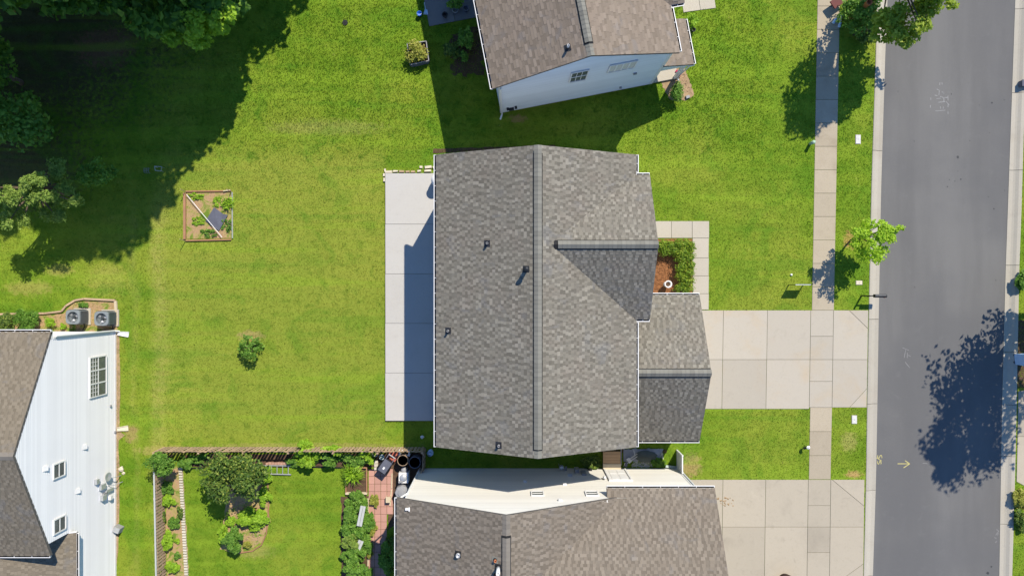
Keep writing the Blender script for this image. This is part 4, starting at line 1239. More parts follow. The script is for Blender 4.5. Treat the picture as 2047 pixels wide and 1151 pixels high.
patch("mulch_bed", [(1300, 478), (1386, 478), (1386, 596), (1300, 596)], M['mulch'], "red bark mulch bed between the hedge and the front wall", 0.03)
patch("garden_soil", [(330, 932), (366, 932), (378, 1160), (335, 1160)], M['weedy'], "bare tan soil strip inside the left fence", 0.05)
patch("garden_soil", [(366, 908), (845, 905), (845, 935), (372, 932)], M['soil_dark'], "dark planted soil strip behind the long picket fence", 0.05)  # real soil, its dark colour also carries the shade behind the fence
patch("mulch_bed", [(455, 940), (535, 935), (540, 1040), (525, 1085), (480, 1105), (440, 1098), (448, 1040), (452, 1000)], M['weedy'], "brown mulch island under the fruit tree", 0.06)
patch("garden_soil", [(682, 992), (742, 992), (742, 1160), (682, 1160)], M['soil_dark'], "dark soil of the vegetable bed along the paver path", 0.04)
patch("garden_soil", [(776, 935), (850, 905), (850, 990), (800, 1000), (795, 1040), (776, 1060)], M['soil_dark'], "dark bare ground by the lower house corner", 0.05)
patch("garden_soil", [(1318, 140), (1368, 135), (1388, 190), (1370, 202), (1340, 200), (1325, 175)], M['soil'], "small brown planting bed at the porch corner", 0.04)
patch("dirt_or_shade_patch", [(0, 627), (127, 627), (150, 602), (232, 602), (236, 664), (0, 664)], M['weedy'], "planting bed along the white house with cooling units", 0.03)
patch("dirt_or_shade_patch", [(232, 664), (239, 664), (240, 860), (250, 868), (238, 880), (239, 1060), (232, 1160)], M['soil'], "thin strip of bare soil along the white house wall", 0.04)
patch("dirt_or_shade_patch", [(866, 298), (1110, 290), (1110, 297), (866, 306)], M['soil_dark'], "dark bare strip under the upper eave of the middle house", 0.03)
patch("dirt_or_shade_patch", [(900, 70), (960, 50), (965, 150), (905, 150)], M['soil_dark'], "shaded bare bed against the upper house", 0.15)
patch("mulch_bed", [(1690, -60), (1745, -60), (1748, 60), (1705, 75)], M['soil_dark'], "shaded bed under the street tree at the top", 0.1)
patch("dirt_or_shade_patch", [(1200, 897), (1332, 897), (1332, 905), (1200, 905)], M['soil_dark'], "dark dirt under the garage eave", 0.05)
patch("dirt_or_shade_patch", [(2034, 640), (2060, 640), (2060, 775), (2033, 775)], M['soil_dark'], "dark shaded dirt beside the far kerb", 0.03)  # dark sheet that paints a shadow onto the verge

# gravel of the drain by the lower house
def pebbles(poly, n, size, mat, name, label, z=0.0):
    pts = [G(*p) for p in poly]
    xs = [p[0] for p in pts]; ysq = [p[1] for p in pts]
    V, F = [], []
    k = 0
    while k < n:
        x, y = random.uniform(min(xs), max(xs)), random.uniform(min(ysq), max(ysq))
        if not bool(inpoly(np.array([x]), np.array([y]), pts)[0]): continue
        s = size * random.uniform(0.5, 1.3); a = random.random() * 6.28; h = s * random.uniform(0.5, 0.8)
        b = len(V)
        for i in range(5): V.append((x + s * math.cos(a + i * 1.2566) * random.uniform(.7, 1.1), y + s * math.sin(a + i * 1.2566) * random.uniform(.7, 1.1), z))
        V.append((x, y, z + h))
        for i in range(5): F.append((b + i, b + (i + 1) % 5, b + 5))
        k += 1
    o = np_mesh(name, np.array(V), np.array(F), mat)
    return tag(o, label, kind='stuff')
pebbles([(1268, 921), (1282, 918), (1312, 922), (1312, 930), (1290, 934), (1262, 932)], 260, 0.045, M['gravel'], "gravel", "white gravel scattered by the lower house wall")
pebbles([(1316, 897), (1326, 905), (1326, 918), (1312, 918)], 110, 0.045, M['gravel'], "gravel", "pale gravel pile at the end of the grey tarp")
pebbles([(1432, 993), (1455, 990), (1474, 998), (1468, 1012), (1448, 1012), (1436, 1004)], 34, 0.05, M['soil'], "leaf_litter", "brown leaf scraps on the lower driveway", 0.026)
pebbles([(1340, 150), (1366, 140), (1384, 190), (1350, 200)], 200, 0.05, M['soil'], "bark_chips", "bark chips in the porch corner bed", 0.004)
pebbles([(1310, 512), (1340, 512), (1340, 590), (1308, 590)], 500, 0.05, M['mulch'], "bark_chips", "red bark chips by the white urn", 0.004)
pebbles([(455, 1000), (520, 1000), (520, 1085), (482, 1100), (450, 1095)], 420, 0.05, M['soil'], "bark_chips", "bark chips on the mulch island", 0.004)

# ------------------------------------------------------------------ grass blades
def grass():
    N = 560000
    X_ = rng.uniform(-29.5, 29.5, N); Y_ = rng.uniform(-16.8, 16.8, N)
    keep = np.ones(N, bool)
    xin_ = np.array([fWin(y) for y in np.linspace(-17, 17, 69)]); xie = np.array([fEin(y) for y in np.linspace(-17, 17, 69)])
    gx_ = np.interp(Y_, np.linspace(-17, 17, 69), xin_); ge = np.interp(Y_, np.linspace(-17, 17, 69), xie)
    keep &= (X_ < gx_ + 0.02) | (X_ > ge - 0.02)
    for q in EXCL:
        keep &= ~inpoly(X_, Y_, q)
    X_, Y_ = X_[keep], Y_[keep]; n = len(X_)
    # rougher clumpy grass towards the top, shorter in the back yard
    rough = np.clip((Y_ - 6.5) / 3, 0, 1) * (X_ < 14)
    a = rng.uniform(0, 2 * np.pi, n); L = rng.uniform(0.035, 0.075, n) * (1 + 0.55 * rough); w = rng.uniform(0.012, 0.024, n); lean = rng.uniform(0.3, 1.2, n)
    dx, dy = np.cos(a), np.sin(a)
    V = np.empty((n, 3, 3), np.float32)
    V[:, 0, 0] = X_ - dy * w; V[:, 0, 1] = Y_ + dx * w; V[:, 0, 2] = 0.001
    V[:, 1, 0] = X_ + dy * w; V[:, 1, 1] = Y_ - dx * w; V[:, 1, 2] = 0.001
    V[:, 2, 0] = X_ + dx * L * np.sin(lean); V[:, 2, 1] = Y_ + dy * L * np.sin(lean); V[:, 2, 2] = L * np.cos(lean)
    F = np.arange(n * 3, dtype=np.int32).reshape(-1, 3)
    o = np_mesh("lawn_grass", V.reshape(-1, 3), F, M['blade'])
    tag(o, "short mown grass covering the yards and verges", "grass", kind='stuff')
grass()

# ------------------------------------------------------------------ plants and trees
def leaf_cloud(clumps, size, flat=0.5, seed=0, shell=0.5, aspect=0.6):
    """clumps: (x,y,z,rx,ry,rz,n). Returns verts, quads of separate leaves spread through the volumes"""
    r = np.random.default_rng(seed)
    VV = []
    for (cx, cy_, cz, rx, ry, rz, n) in clumps:
        d = r.normal(size=(n, 3)); d /= np.linalg.norm(d, axis=1)[:, None]
        rad = r.uniform(0, 1, n) ** (1 / 3 * shell + 0.05)
        wob = 1 + 0.22 * np.sin(d[:, 0] * 5 + cx) * np.sin(d[:, 1] * 6 + cy_) + 0.12 * r.normal(size=n)
        P = np.stack([cx + d[:, 0] * rx * rad * wob, cy_ + d[:, 1] * ry * rad * wob, cz + d[:, 2] * rz * rad * wob], 1)
        nr = d * (1 - flat) + np.array([0, 0, 1.0]) * flat + r.normal(size=(n, 3)) * 0.36
        nr /= np.linalg.norm(nr, axis=1)[:, None]
        t = np.cross(nr, r.normal(size=(n, 3))); t /= np.linalg.norm(t, axis=1)[:, None]
        b = np.cross(nr, t)
        s = size * r.uniform(0.55, 1.25, n)[:, None]
        Q = np.stack([P - t * s, P + b * s * aspect - t * s * 0.1 - nr * s * 0.12, P + t * s, P - b * s * aspect - t * s * 0.1 - nr * s * 0.12], 1)
        VV.append(Q.reshape(-1, 3))
    V = np.concatenate(VV)
    V[:, 2] = np.maximum(V[:, 2], 0.015)
    return V, np.arange(len(V), dtype=np.int32).reshape(-1, 4)

def sub_clumps(c, k, spread=0.75, rs=(0.32, 0.5), n=120, seed=0, zsq=0.8, top=False):
    """break an ellipsoid (x,y,z,rx,ry,rz) into k ragged clumps near its surface"""
    r = random.Random(seed); out = []
    x, y, z, rx, ry, rz = c
    for i in range(k):
        while True:
            a, b, d = r.uniform(-1, 1), r.uniform(-1, 1), r.uniform(-0.2 if top else -1, 1)
            q = math.sqrt(a * a + b * b + d * d)
            if 0.35 < q < 1: break
        f = r.uniform(*rs)
        kk = spread * (0.8 + 0.4 * r.random())
        out.append((x + a / q * rx * kk * q ** 0.3, y + b / q * ry * kk * q ** 0.3, z + d / q * rz * kk, rx * f, ry * f, max(rz * f * zsq, 0.04), int(n * r.uniform(0.7, 1.3))))
    return out

def limbs(mb, base, clumps, r0, zfork, seed=0, k=7):
    r = random.Random(seed)
    b = Vector(base); top = b + Vector((r.uniform(-.2, .2), r.uniform(-.2, .2), zfork))
    mb.tube([b, b.lerp(top, 0.5) + Vector((r.uniform(-.06, .06), r.uniform(-.06, .06), 0)), top], [r0 * 1.25, r0, r0 * 0.85], 9)
    cl = list(clumps); r.shuffle(cl)
    for c in cl[:k]:
        e = Vector(c[:3]); m_ = top.lerp(e, 0.5) + Vector((0, 0, 0.12 * (e - top).length))
        mb.tube([top - Vector((0, 0, 0.05)), m_, e], [r0 * 0.55, r0 * 0.34, r0 * 0.1], 6)

def tree(name, label, cat, base, clumps, size, mat, r0, zfork, seed, group=None, flat=0.68, k=8, aspect=0.6):
    t = thing(name, label, cat, (base[0], base[1], 0), group)
    mb = MB(); limbs(mb, (base[0], base[1], -0.05), clumps, r0, zfork, seed, k)
    mb.build("trunk", M['bark'], t, True)
    V, F = leaf_cloud(clumps, size, flat, seed, aspect=aspect)
    np_mesh("crown", V, F, mat, t)
    return t

def big(x, y, prof, k, n, seed, rs=(0.30, 0.5)):
    """crown as stacked ellipsoids: prof = [(z, r, rz)]"""
    out = []
    for i, (z, r, rz) in enumerate(prof):
        out += sub_clumps((x, y, z, r, r, rz), k, 0.72, rs, n, seed + i)
        out.append((x, y, z, r * 0.6, r * 0.6, rz * 0.6, n))
    return out

# woodland at the upper left, mostly above the frame, whose shade covers the lawn
tree("broadleaf_tree", "dark leafy tree with sunlit fringe leaning in at the top left", "tree", (-14.9, 18.2),
     sub_clumps((-17.6, 14.4, 4.2, 2.6, 1.8, 1.0), 16, 0.8, (0.25, 0.45), 200, 51) + sub_clumps((-14.3, 14.2, 4.8, 1.5, 1.0, 0.9), 12, 0.8, (0.3, 0.5), 150, 52) +
     big(-15.0, 18.2, [(7.0, 3.4, 2.2), (10.5, 3.8, 2.6), (14, 3.5, 2.6), (17.3, 2.9, 1.6)], 18, 260, 60), 0.26, M['lf_forest'], 0.28, 4.2, 61, "woodland trees at the upper left")
tree("broadleaf_tree", "tall dark tree behind the top left lawn, mostly above the picture", "tree", (-20.5, 18.6),
     big(-20.5, 18.0, [(7, 3.2, 2.2), (11, 3.6, 2.6), (14.5, 3.0, 2.0)], 18, 230, 70) + sub_clumps((-21.5, 14.6, 4.0, 2.4, 1.3, 0.9), 10, 0.8, (0.3, 0.5), 140, 71), 0.26, M['lf_forest'], 0.28, 4.2, 72, "woodland trees at the upper left")
tree("broadleaf_tree", "shaded tree filling the top left corner", "tree", (-27.5, 17.6),
     big(-26.5, 15.0, [(5.0, 3.4, 2.2), (9, 3.6, 2.6), (12, 2.6, 2.0)], 14, 230, 80), 0.26, M['lf_forest'], 0.28, 3.5, 81, "woodland trees at the upper left")
tree("broadleaf_tree", "tree right of the woodland, above the frame, its shade edge on the lawn", "tree", (-11.4, 24.2),
     big(-11.4, 24.2, [(6.0, 3.6, 2.2), (9.5, 3.9, 2.4), (12, 2.6, 1.6)], 14, 230, 90), 0.26, M['lf_forest'], 0.28, 3.5, 91, "woodland trees at the upper left")
tree("broadleaf_tree", "tree between two woodland crowns, above the frame", "tree", (-13.2, 20.8),
     big(-13.0, 20.8, [(8.0, 3.3, 2.2), (11.5, 3.5, 2.4), (14.5, 3.0, 1.8)], 16, 230, 95), 0.26, M['lf_forest'], 0.26, 5, 96, "woodland trees at the upper left")
tree("broadleaf_tree", "tall tree behind the first woodland row, above the frame, centre left", "tree", (-18.2, 17.6),
     big(-17.6, 17.0, [(8.0, 3.0, 2.0), (11.5, 3.2, 2.4), (15.0, 2.8, 2.0)], 18, 230, 97), 0.26, M['lf_forest'], 0.26, 6, 98, "woodland trees at the upper left")
tree("broadleaf_tree", "tree above the frame between the corner trees", "tree", (-23.6, 16.6),
     big(-23.4, 16.0, [(6.5, 3.0, 2.0), (10.0, 3.4, 2.2), (13.0, 2.8, 1.8)], 18, 230, 99), 0.26, M['lf_forest'], 0.26, 5, 94, "woodland trees at the upper left")
tree("broadleaf_tree", "far woodland tree above the frame behind the corner", "tree", (-22.2, 22.0),
     big(-22.2, 21.6, [(6.0, 3.2, 2.2), (9.5, 3.5, 2.2), (13.0, 2.6, 1.8)], 14, 230, 89), 0.26, M['lf_forest'], 0.26, 5, 88, "woodland trees at the upper left")
tree("broadleaf_tree", "far woodland tree above the frame in the corner", "tree", (-28.0, 20.5),
     big(-27.6, 20.2, [(6.0, 3.2, 2.2), (9.5, 3.5, 2.2), (12.0, 2.4, 1.6)], 14, 230, 87), 0.26, M['lf_forest'], 0.26, 5, 86, "woodland trees at the upper left")
tree("lit_maple_fringe", "sunlit bright green maple boughs at the woodland's right end, top edge", "tree", (-15.4, 15.6),  # split off the woodland crown, lime leaf colour stands in for sunlight
     sub_clumps((-16.3, 12.7, 4.0, 1.3, 0.8, 0.7), 12, 0.85, (0.26, 0.44), 110, 84) + sub_clumps((-15.1, 12.9, 4.6, 1.2, 0.9, 0.8), 14, 0.85, (0.26, 0.44), 110, 85) + sub_clumps((-14.2, 13.3, 5.1, 0.9, 0.7, 0.6), 9, 0.85, (0.26, 0.44), 90, 83), 0.12, M['lf_lime'], 0.12, 2.5, 82)
tree("broadleaf_tree", "tree beyond the left edge shading the corner", "tree", (-30.5, 12.0),
     big(-30.0, 11.6, [(5.0, 2.8, 2.0), (8.0, 3.2, 2.2), (10.5, 2.4, 1.6)], 14, 230, 93), 0.26, M['lf_forest'], 0.26, 3, 92, "woodland trees at the upper left")
tree("broadleaf_tree", "dim green tree standing in deep shade at the left edge", "tree", (-25.8, 8.6),
     sub_clumps((-25.8, 8.6, 2.6, 1.9, 1.7, 1.3), 16, 0.75, (0.28, 0.48), 170, 101), 0.13, M['lf_mid'], 0.14, 1.5, 102)
tree("broadleaf_tree", "small bushy tree in deep shade below the corner woodland", "tree", (-27.3, 11.4),
     sub_clumps((-27.3, 11.4, 2.8, 1.8, 1.8, 1.4), 14, 0.75, (0.28, 0.48), 150, 111), 0.13, M['lf_forest'], 0.14, 1.5, 112)
tree("cedar_tree", "sunlit pale green cedar at the left edge by the shaded woodland", "tree", (-24.6, 5.2),
     [c for q, s_ in ((W(42, 392, 3.8), 1), (W(22, 440, 3.2), 2), (W(122, 345, 3.2), 3), (W(128, 395, 3.4), 4), (W(75, 372, 4.4), 5), (W(110, 420, 2.3), 6), (W(5, 385, 4.2), 7))
      for c in sub_clumps((q[0], q[1], q[2], 0.85, 0.75, 0.5), 9, 0.75, (0.28, 0.45), 140, 120 + s_)], 0.085, M['lf_cedar'], 0.13, 2.2, 121, k=30, aspect=0.4)
tree("broadleaf_tree", "shade loving shrubby tree beside the pale cedar", "tree", (-22.4, 6.2),
     sub_clumps((-21.9, 5.9, 2.0, 0.9, 0.8, 0.7), 9, 0.75, (0.3, 0.5), 110, 131), 0.1, M['lf_mid'], 0.08, 1.2, 132)
# street trees
tree("street_tree", "yellow green street tree overhanging the road at the top right", "tree", (19.4, 16.6),
     sub_clumps((19.7, 13.3, 3.7, 1.5, 1.1, 0.8), 22, 0.85, (0.22, 0.4), 130, 141) + sub_clumps((21.4, 14.5, 4.0, 1.3, 0.9, 0.8), 12, 0.85, (0.22, 0.4), 100, 142) +
     big(20.0, 15.9, [(4.6, 2.1, 1.3), (6.6, 2.1, 1.4), (8.3, 1.4, 1.0)], 17, 120, 143, (0.22, 0.38)), 0.115, M['lf_yellow'], 0.16, 2.4, 144, k=14)
tree("street_tree", "small bright lime street tree on the verge by the sidewalk", "tree", (18.85, 2.62),
     sub_clumps((18.75, 2.5, 2.3, 1.2, 1.15, 0.8), 26, 0.88, (0.2, 0.34), 100, 151) + sub_clumps((18.8, 2.6, 2.3, 0.6, 0.6, 0.7), 4, 0.6, (0.4, 0.6), 130, 152) +
     sub_clumps((19.8, 2.9, 2.5, 0.6, 0.4, 0.35), 6, 0.8, (0.3, 0.5), 60, 153), 0.075, M['lf_sapling'], 0.05, 1.2, 154, k=12)
tree("street_tree", "large tree just outside the right edge, its shade on the road", "tree", (29.2, -1.0),
     [c for c in big(29.2, -0.85, [(4.6, 3.1, 1.3), (7.2, 3.7, 1.7), (9.6, 2.7, 1.5), (11.3, 1.1, 0.9)], 20, 120, 160, (0.22, 0.36))], 0.14, M['lf_mid'], 0.2, 2.8, 165)

def bush(name, label, cat, px_, py_, h, r, size, mat, k=9, n=110, seed=0, group=None, ry=None, z0=0.0, stems=3, flat=0.65, aspect=0.6, rs=(0.32, 0.5), spread=0.72):
    """shrub or leafy plant: stems and a ragged leaf mass; px,py is where its middle shows in the photograph"""
    x, y, _ = W(px_, py_, z0 + h * 0.6)
    t = thing(name, label, cat, (x, y, z0), group)
    ry = ry or r
    c = sub_clumps((x, y, z0 + h * 0.55, r, ry, h * 0.42), k, spread, rs, n, seed) + [(x, y, z0 + h * 0.5, r * 0.6, ry * 0.6, h * 0.4, n)]
    mb = MB(); rr = random.Random(seed)
    for i in range(stems):
        e = c[i]; mb.tube([(x + rr.uniform(-.05, .05), y + rr.uniform(-.05, .05), z0 - 0.02), ((x + e[0]) / 2, (y + e[1]) / 2, z0 + h * 0.35), (e[0], e[1], e[2])], [0.025, 0.018, 0.008], 5)
    mb.build("stem", M['bark'], t)
    V, F = leaf_cloud(c, size, flat, seed, aspect=aspect)
    np_mesh("foliage", V, F, mat, t)
    return t

bush("round_shrub", "round clipped shrub by the white house's cooling units", "shrub", 54, 637, 0.95, 0.66, 0.045, M['lf_mid'], 16, 330, 201, flat=0.2)
bush("round_shrub", "darker shrub at the left edge above the white house", "shrub", 10, 642, 0.7, 0.5, 0.045, M['lf_dark'], 12, 220, 202)
bush("fern_plant", "yellow green fern left of the cooling units", "plant", 100, 645, 0.4, 0.28, 0.07, M['lf_lime'], 8, 60, 203, aspect=0.25)
bush("fern_plant", "small fern tucked under the left cooling unit", "plant", 124, 652, 0.3, 0.18, 0.06, M['lf_lime'], 6, 50, 204, aspect=0.25)
bush("weed_clump", "weeds growing inside the timber edging above the cooling units", "plant", 165, 610, 0.25, 0.3, 0.05, M['lf_mid'], 8, 50, 205, ry=0.15)
bush("lawn_shrub", "lone leafy shrub in the middle of the back lawn", "shrub", 501, 697, 1.1, 0.62, 0.065, M['lf_mid'], 26, 34, 206, stems=8, rs=(0.2, 0.34), spread=0.95)
bush("lawn_shrub", "golden tipped plant at the raised bed corner of the top lawn", "plant", 833, 104, 0.8, 0.72, 0.07, M['lf_gold'], 18, 60, 207, z0=0.1)
bush("leafy_plant", "tall leafy plant in shade beside the upper house's gutter", "plant", 931, 78, 1.3, 0.42, 0.10, M['lf_mid'], 9, 60, 208, ry=0.6)
bush("leafy_plant", "low sprawling plant in shade right of the top planter", "plant", 905, 98, 0.7, 0.5, 0.09, M['lf_dark'], 10, 50, 209)
bush("leafy_plant", "small green plant in shade under the upper house's eave", "plant", 928, 112, 0.8, 0.2, 0.09, M['lf_mid'], 6, 40, 210, ry=0.35)
bush("leafy_plant", "dark foliage on the upper house's patio", "plant", 908, 6, 0.8, 0.5, 0.09, M['lf_mid'], 8, 60, 211, ry=0.3, z0=0.05)
bush("corner_shrub", "bushy green shrub at the upper house's porch corner", "shrub", 1352, 182, 1.1, 0.42, 0.05, M['lf_mid'], 14, 100, 212, ry=0.55)
bush("flowering_plant", "pink flowers beside the upper house's porch post", "flowers", 1359, 143, 0.55, 0.2, 0.05, M['pink'], 6, 30, 213)
bush("weed_clump", "yellow green plant by the upper house's walk", "plant", 1384, 45, 0.6, 0.3, 0.06, M['lf_lime'], 8, 50, 214, ry=0.5)
bush("conifer_shrub", "dense dark shrub under the yellow green street tree", "shrub", 1722, 26, 1.9, 1.15, 0.09, M['lf_mid'], 22, 120, 215, ry=1.1)
bush("conifer_shrub", "low dark shrub at the verge below the street tree", "shrub", 1735, 62, 0.8, 0.6, 0.07, M['lf_dark'], 10, 80, 216)
# hedge of the middle house: one L shaped clipped mass
def hedge():
    x0, y0 = G(1345, 586); x1, y1 = G(1384, 481)
    xa, ya = G(1312, 514)
    t = thing("hedge", "L shaped green clipped hedge beside the front walk", "hedge", ((x0 + x1) / 2, (y0 + y1) / 2, 0))
    r = random.Random(5); c = []
    for i in range(85):
        if i < 60: x, y = r.uniform(x0 + 0.18, x1 - 0.18), r.uniform(y0 + 0.15, y1 - 0.15)
        else: x, y = r.uniform(xa + 0.1, x0 + 0.2), r.uniform(ya + 0.2, y1 - 0.15)
        c.append((x, y, r.uniform(0.38, 0.62), 0.24, 0.24, 0.22, 120))
    V, F = leaf_cloud(c, 0.05, 0.4, 5)
    np_mesh("foliage", V, F, M['lf_hedge'], t)
    mb = MB()
    for i in range(12):
        q = c[i * 5]; mb.tube([(q[0], q[1], -0.02), (q[0] + .03, q[1], 0.25), (q[0], q[1], 0.5)], 0.015, 5)
    mb.build("stem", M['bark'], t)
hedge()
# garden of the lower house
tree("fruit_tree", "dark glossy fruit tree in the fenced garden's mulch island", "tree", (-14.8, -10.5),
     sub_clumps((-14.7, -9.85, 2.0, 1.75, 1.35, 0.75), 36, 0.85, (0.2, 0.34), 130, 221) + sub_clumps((-14.8, -9.9, 1.9, 1.0, 0.9, 0.6), 7, 0.6, (0.4, 0.6), 160, 222) + sub_clumps((-15.9, -10.3, 1.6, 0.75, 0.6, 0.5), 10, 0.9, (0.25, 0.4), 80, 223),
     0.085, M['lf_dark'], 0.09, 0.9, 224, k=12)
tree("corner_tree", "rounded green shrub tree at the fence corner", "tree", (-18.9, -9.3),
     sub_clumps((-18.85, -9.4, 1.35, 0.78, 0.72, 0.5), 16, 0.75, (0.3, 0.45), 130, 231), 0.06, M['lf_mid'], 0.06, 0.6, 232)
plants = [
    ("leafy_plant", "lime leafy plant hugging the fruit tree's right side", 531, 950, 0.6, 0.3, 0.09, 'lf_lime', 0.42), ("leafy_plant", "lime foliage below the ladder along the curved edging", 527, 993, 0.6, 0.32, 0.09, 'lf_lime', 0.45),
    ("leafy_plant", "broad lime green herb patch on the mulch island", 504, 1040, 0.55, 0.78, 0.085, 'lf_lime', 0.55), ("leafy_plant", "lime plant on the left tip of the mulch island", 444, 1066, 0.4, 0.22, 0.08, 'lf_lime', 0.4),
    ("leafy_plant", "small lime plant above the dark island bush", 462, 1040, 0.35, 0.25, 0.07, 'lf_lime', 0.25), ("island_bush", "mid green bush throwing shade at the foot of the mulch island", 464, 1082, 1.1, 0.52, 0.06, 'lf_mid', 0.5),
    ("flowering_plant", "yellow flowering plant on the mulch island's tip", 494, 1088, 0.25, 0.2, 0.06, 'lf_gold', 0.18),
    ("squash_plant", "large leaved lime squash climbing the picket fence left of the hose", 615, 915, 0.9, 0.55, 0.13, 'lf_lime', 0.4), ("squash_plant", "bright squash vine spilling over the fence top", 607, 895, 1.1, 0.28, 0.12, 'lf_lime', 0.3),
    ("squash_plant", "mid green vine along the fence right of the squash", 662, 917, 0.7, 0.5, 0.10, 'lf_mid', 0.35), ("squash_plant", "lime vine tangled through the pickets", 665, 900, 1.0, 0.5, 0.10, 'lf_lime', 0.16),
    ("squash_plant", "green leafy row near the right end of the fence", 710, 920, 0.6, 0.6, 0.09, 'lf_mid', 0.3), ("squash_plant", "bright leafy plant at the right end of the garden row", 735, 914, 0.7, 0.35, 0.09, 'lf_lime', 0.3),
    ("squash_plant", "low green plant beside the ladder's right end", 588, 922, 0.4, 0.3, 0.1, 'lf_mid', 0.22), ("squash_plant", "large dark leaves in the garden corner by the soil strip", 370, 922, 0.5, 0.28, 0.15, 'lf_mid', 0.3),
    ("squash_plant", "broad leaves along the fence shade left of the fruit tree", 395, 916, 0.4, 0.45, 0.13, 'lf_mid', 0.2),
    ("bed_plant", "leafy vegetable under the corner shrub in the soil strip", 327, 976, 0.4, 0.5, 0.08, 'lf_mid', 0.28), ("bed_plant", "second leafy clump down the soil strip", 335, 1001, 0.45, 0.35, 0.08, 'lf_lime', 0.35),
    ("bed_plant", "round dark green clump in the middle of the soil strip", 347, 1045, 0.35, 0.3, 0.06, 'lf_mid', 0.28), ("bed_plant", "slanting lime vegetable over the left fence", 331, 1082, 0.5, 0.3, 0.08, 'lf_lime', 0.45),
    ("bed_plant", "low lime clump near the bottom of the soil strip", 345, 1131, 0.4, 0.35, 0.08, 'lf_lime', 0.26), ("bed_plant", "tiny seedling by the pale brick row", 354, 1110, 0.25, 0.14, 0.06, 'lf_mid', 0.15),
    ("bed_plant", "small plant leaning against the brick edging", 359, 1025, 0.35, 0.14, 0.06, 'lf_dark', 0.3), ("bed_plant", "small sprig in the soil strip above the seedling", 353, 1081, 0.2, 0.12, 0.06, 'lf_lime', 0.12),
    ("bed_plant", "small dark plant against the left fence boards", 324, 1034, 0.35, 0.18, 0.06, 'lf_dark', 0.25),
    ("vegetable_plant", "topmost leafy clump of the vegetable bed", 712, 1003, 0.56, 0.51, 0.075, 'lf_mid', 0.42), ("vegetable_plant", "clump left of the long silver board", 700, 1032, 0.72, 0.34, 0.075, 'lf_mid', 0.42),
    ("vegetable_plant", "clump between the board and the paver path", 733, 1045, 0.56, 0.28, 0.075, 'lf_mid', 0.45), ("vegetable_plant", "wide clump below the long silver board", 708, 1058, 0.72, 0.51, 0.075, 'lf_mid', 0.35),
    ("vegetable_plant", "greyish clump over the middle board", 704, 1082, 0.72, 0.41, 0.075, 'lf_cedar', 0.35), ("vegetable_plant", "clump on the path side of the middle board", 733, 1088, 0.48, 0.26, 0.07, 'lf_mid', 0.4),
    ("vegetable_plant", "wide clump low in the vegetable bed", 706, 1111, 0.72, 0.49, 0.075, 'lf_mid', 0.38), ("vegetable_plant", "bluish leek clump at the bottom of the vegetable bed", 705, 1135, 0.72, 0.41, 0.09, 'lf_mid', 0.32),
    ("vegetable_plant", "last clump of the vegetable bed at the bottom edge", 728, 1146, 0.56, 0.33, 0.075, 'lf_mid', 0.3),
    ("path_plant", "dry golden plant on the paver path's upper edge", 748, 1000, 0.3, 0.22, 0.05, 'lf_gold', 0.3), ("path_plant", "dry golden plant further down the paver path", 746, 1058, 0.3, 0.2, 0.05, 'lf_gold', 0.3),
    ("path_plant", "dry yellow sprig near the shaded pavers", 740, 1106, 0.25, 0.14, 0.05, 'lf_gold', 0.25),
    ("wall_plant", "dark shrubs in shade under the lower house's west gutter", 776, 1120, 0.7, 0.45, 0.09, 'lf_mid', 0.9), ("wall_plant", "small green clump in shade beside the paver path", 780, 1085, 0.4, 0.2, 0.07, 'lf_dark', 0.4),
    ("wall_plant", "leafy weed at the edge of the grey tarp", 1318, 925, 0.3, 0.35, 0.06, 'lf_mid', 0.2), ("wall_plant", "dark weeds under the lower house's wall boxes", 1185, 925, 0.4, 0.5, 0.08, 'lf_dark', 0.3),
    ("bed_weed", "green weed patch in the upper right of the square lawn bed", 447, 404, 0.14, 0.45, 0.05, 'lf_lime', 0.35), ("bed_weed", "green weeds in the upper left of the square lawn bed", 394, 392, 0.14, 0.35, 0.05, 'lf_lime', 0.18),
    ("bed_weed", "weeds at the bottom of the square lawn bed", 416, 466, 0.14, 0.35, 0.05, 'lf_mid', 0.2), ("bed_weed", "weeds left of the dark mat in the square lawn bed", 396, 442, 0.14, 0.3, 0.05, 'lf_lime', 0.2),
    ("bed_weed", "weeds in the lower right corner of the square lawn bed", 453, 450, 0.14, 0.25, 0.05, 'lf_mid', 0.3),
    ("verge_plant", "small plant on the far verge beside the shaded kerb", 2043, 560, 0.6, 0.3, 0.08, 'lf_mid', 0.5), ("verge_plant", "brownish verge plant near the right driveway", 2042, 1000, 0.5, 0.35, 0.08, 'lf_gold', 0.5),
    ("verge_plant", "dark verge shrub across the road at the bottom right", 2044, 1040, 0.5, 0.35, 0.08, 'lf_dark', 0.5),
]
for i, (nm, lb, px_, py_, h, r_, sz, mt_, ry_) in enumerate(plants):
    bush(nm, lb, "plant", px_, py_, h, r_ * 1.15, sz, M[mt_], 22 if "vegetable" in nm else 14, max(30, int(46 * r_ * ry_ / (sz * sz) * (0.12 if nm != "bed_weed" else 0.016))), 300 + i, ry=ry_ * 1.15, stems=3, flat=0.7, spread=0.85 if nm not in ("vegetable_plant", "bed_weed", "squash_plant") else 0.98, rs=(0.2, 0.4))

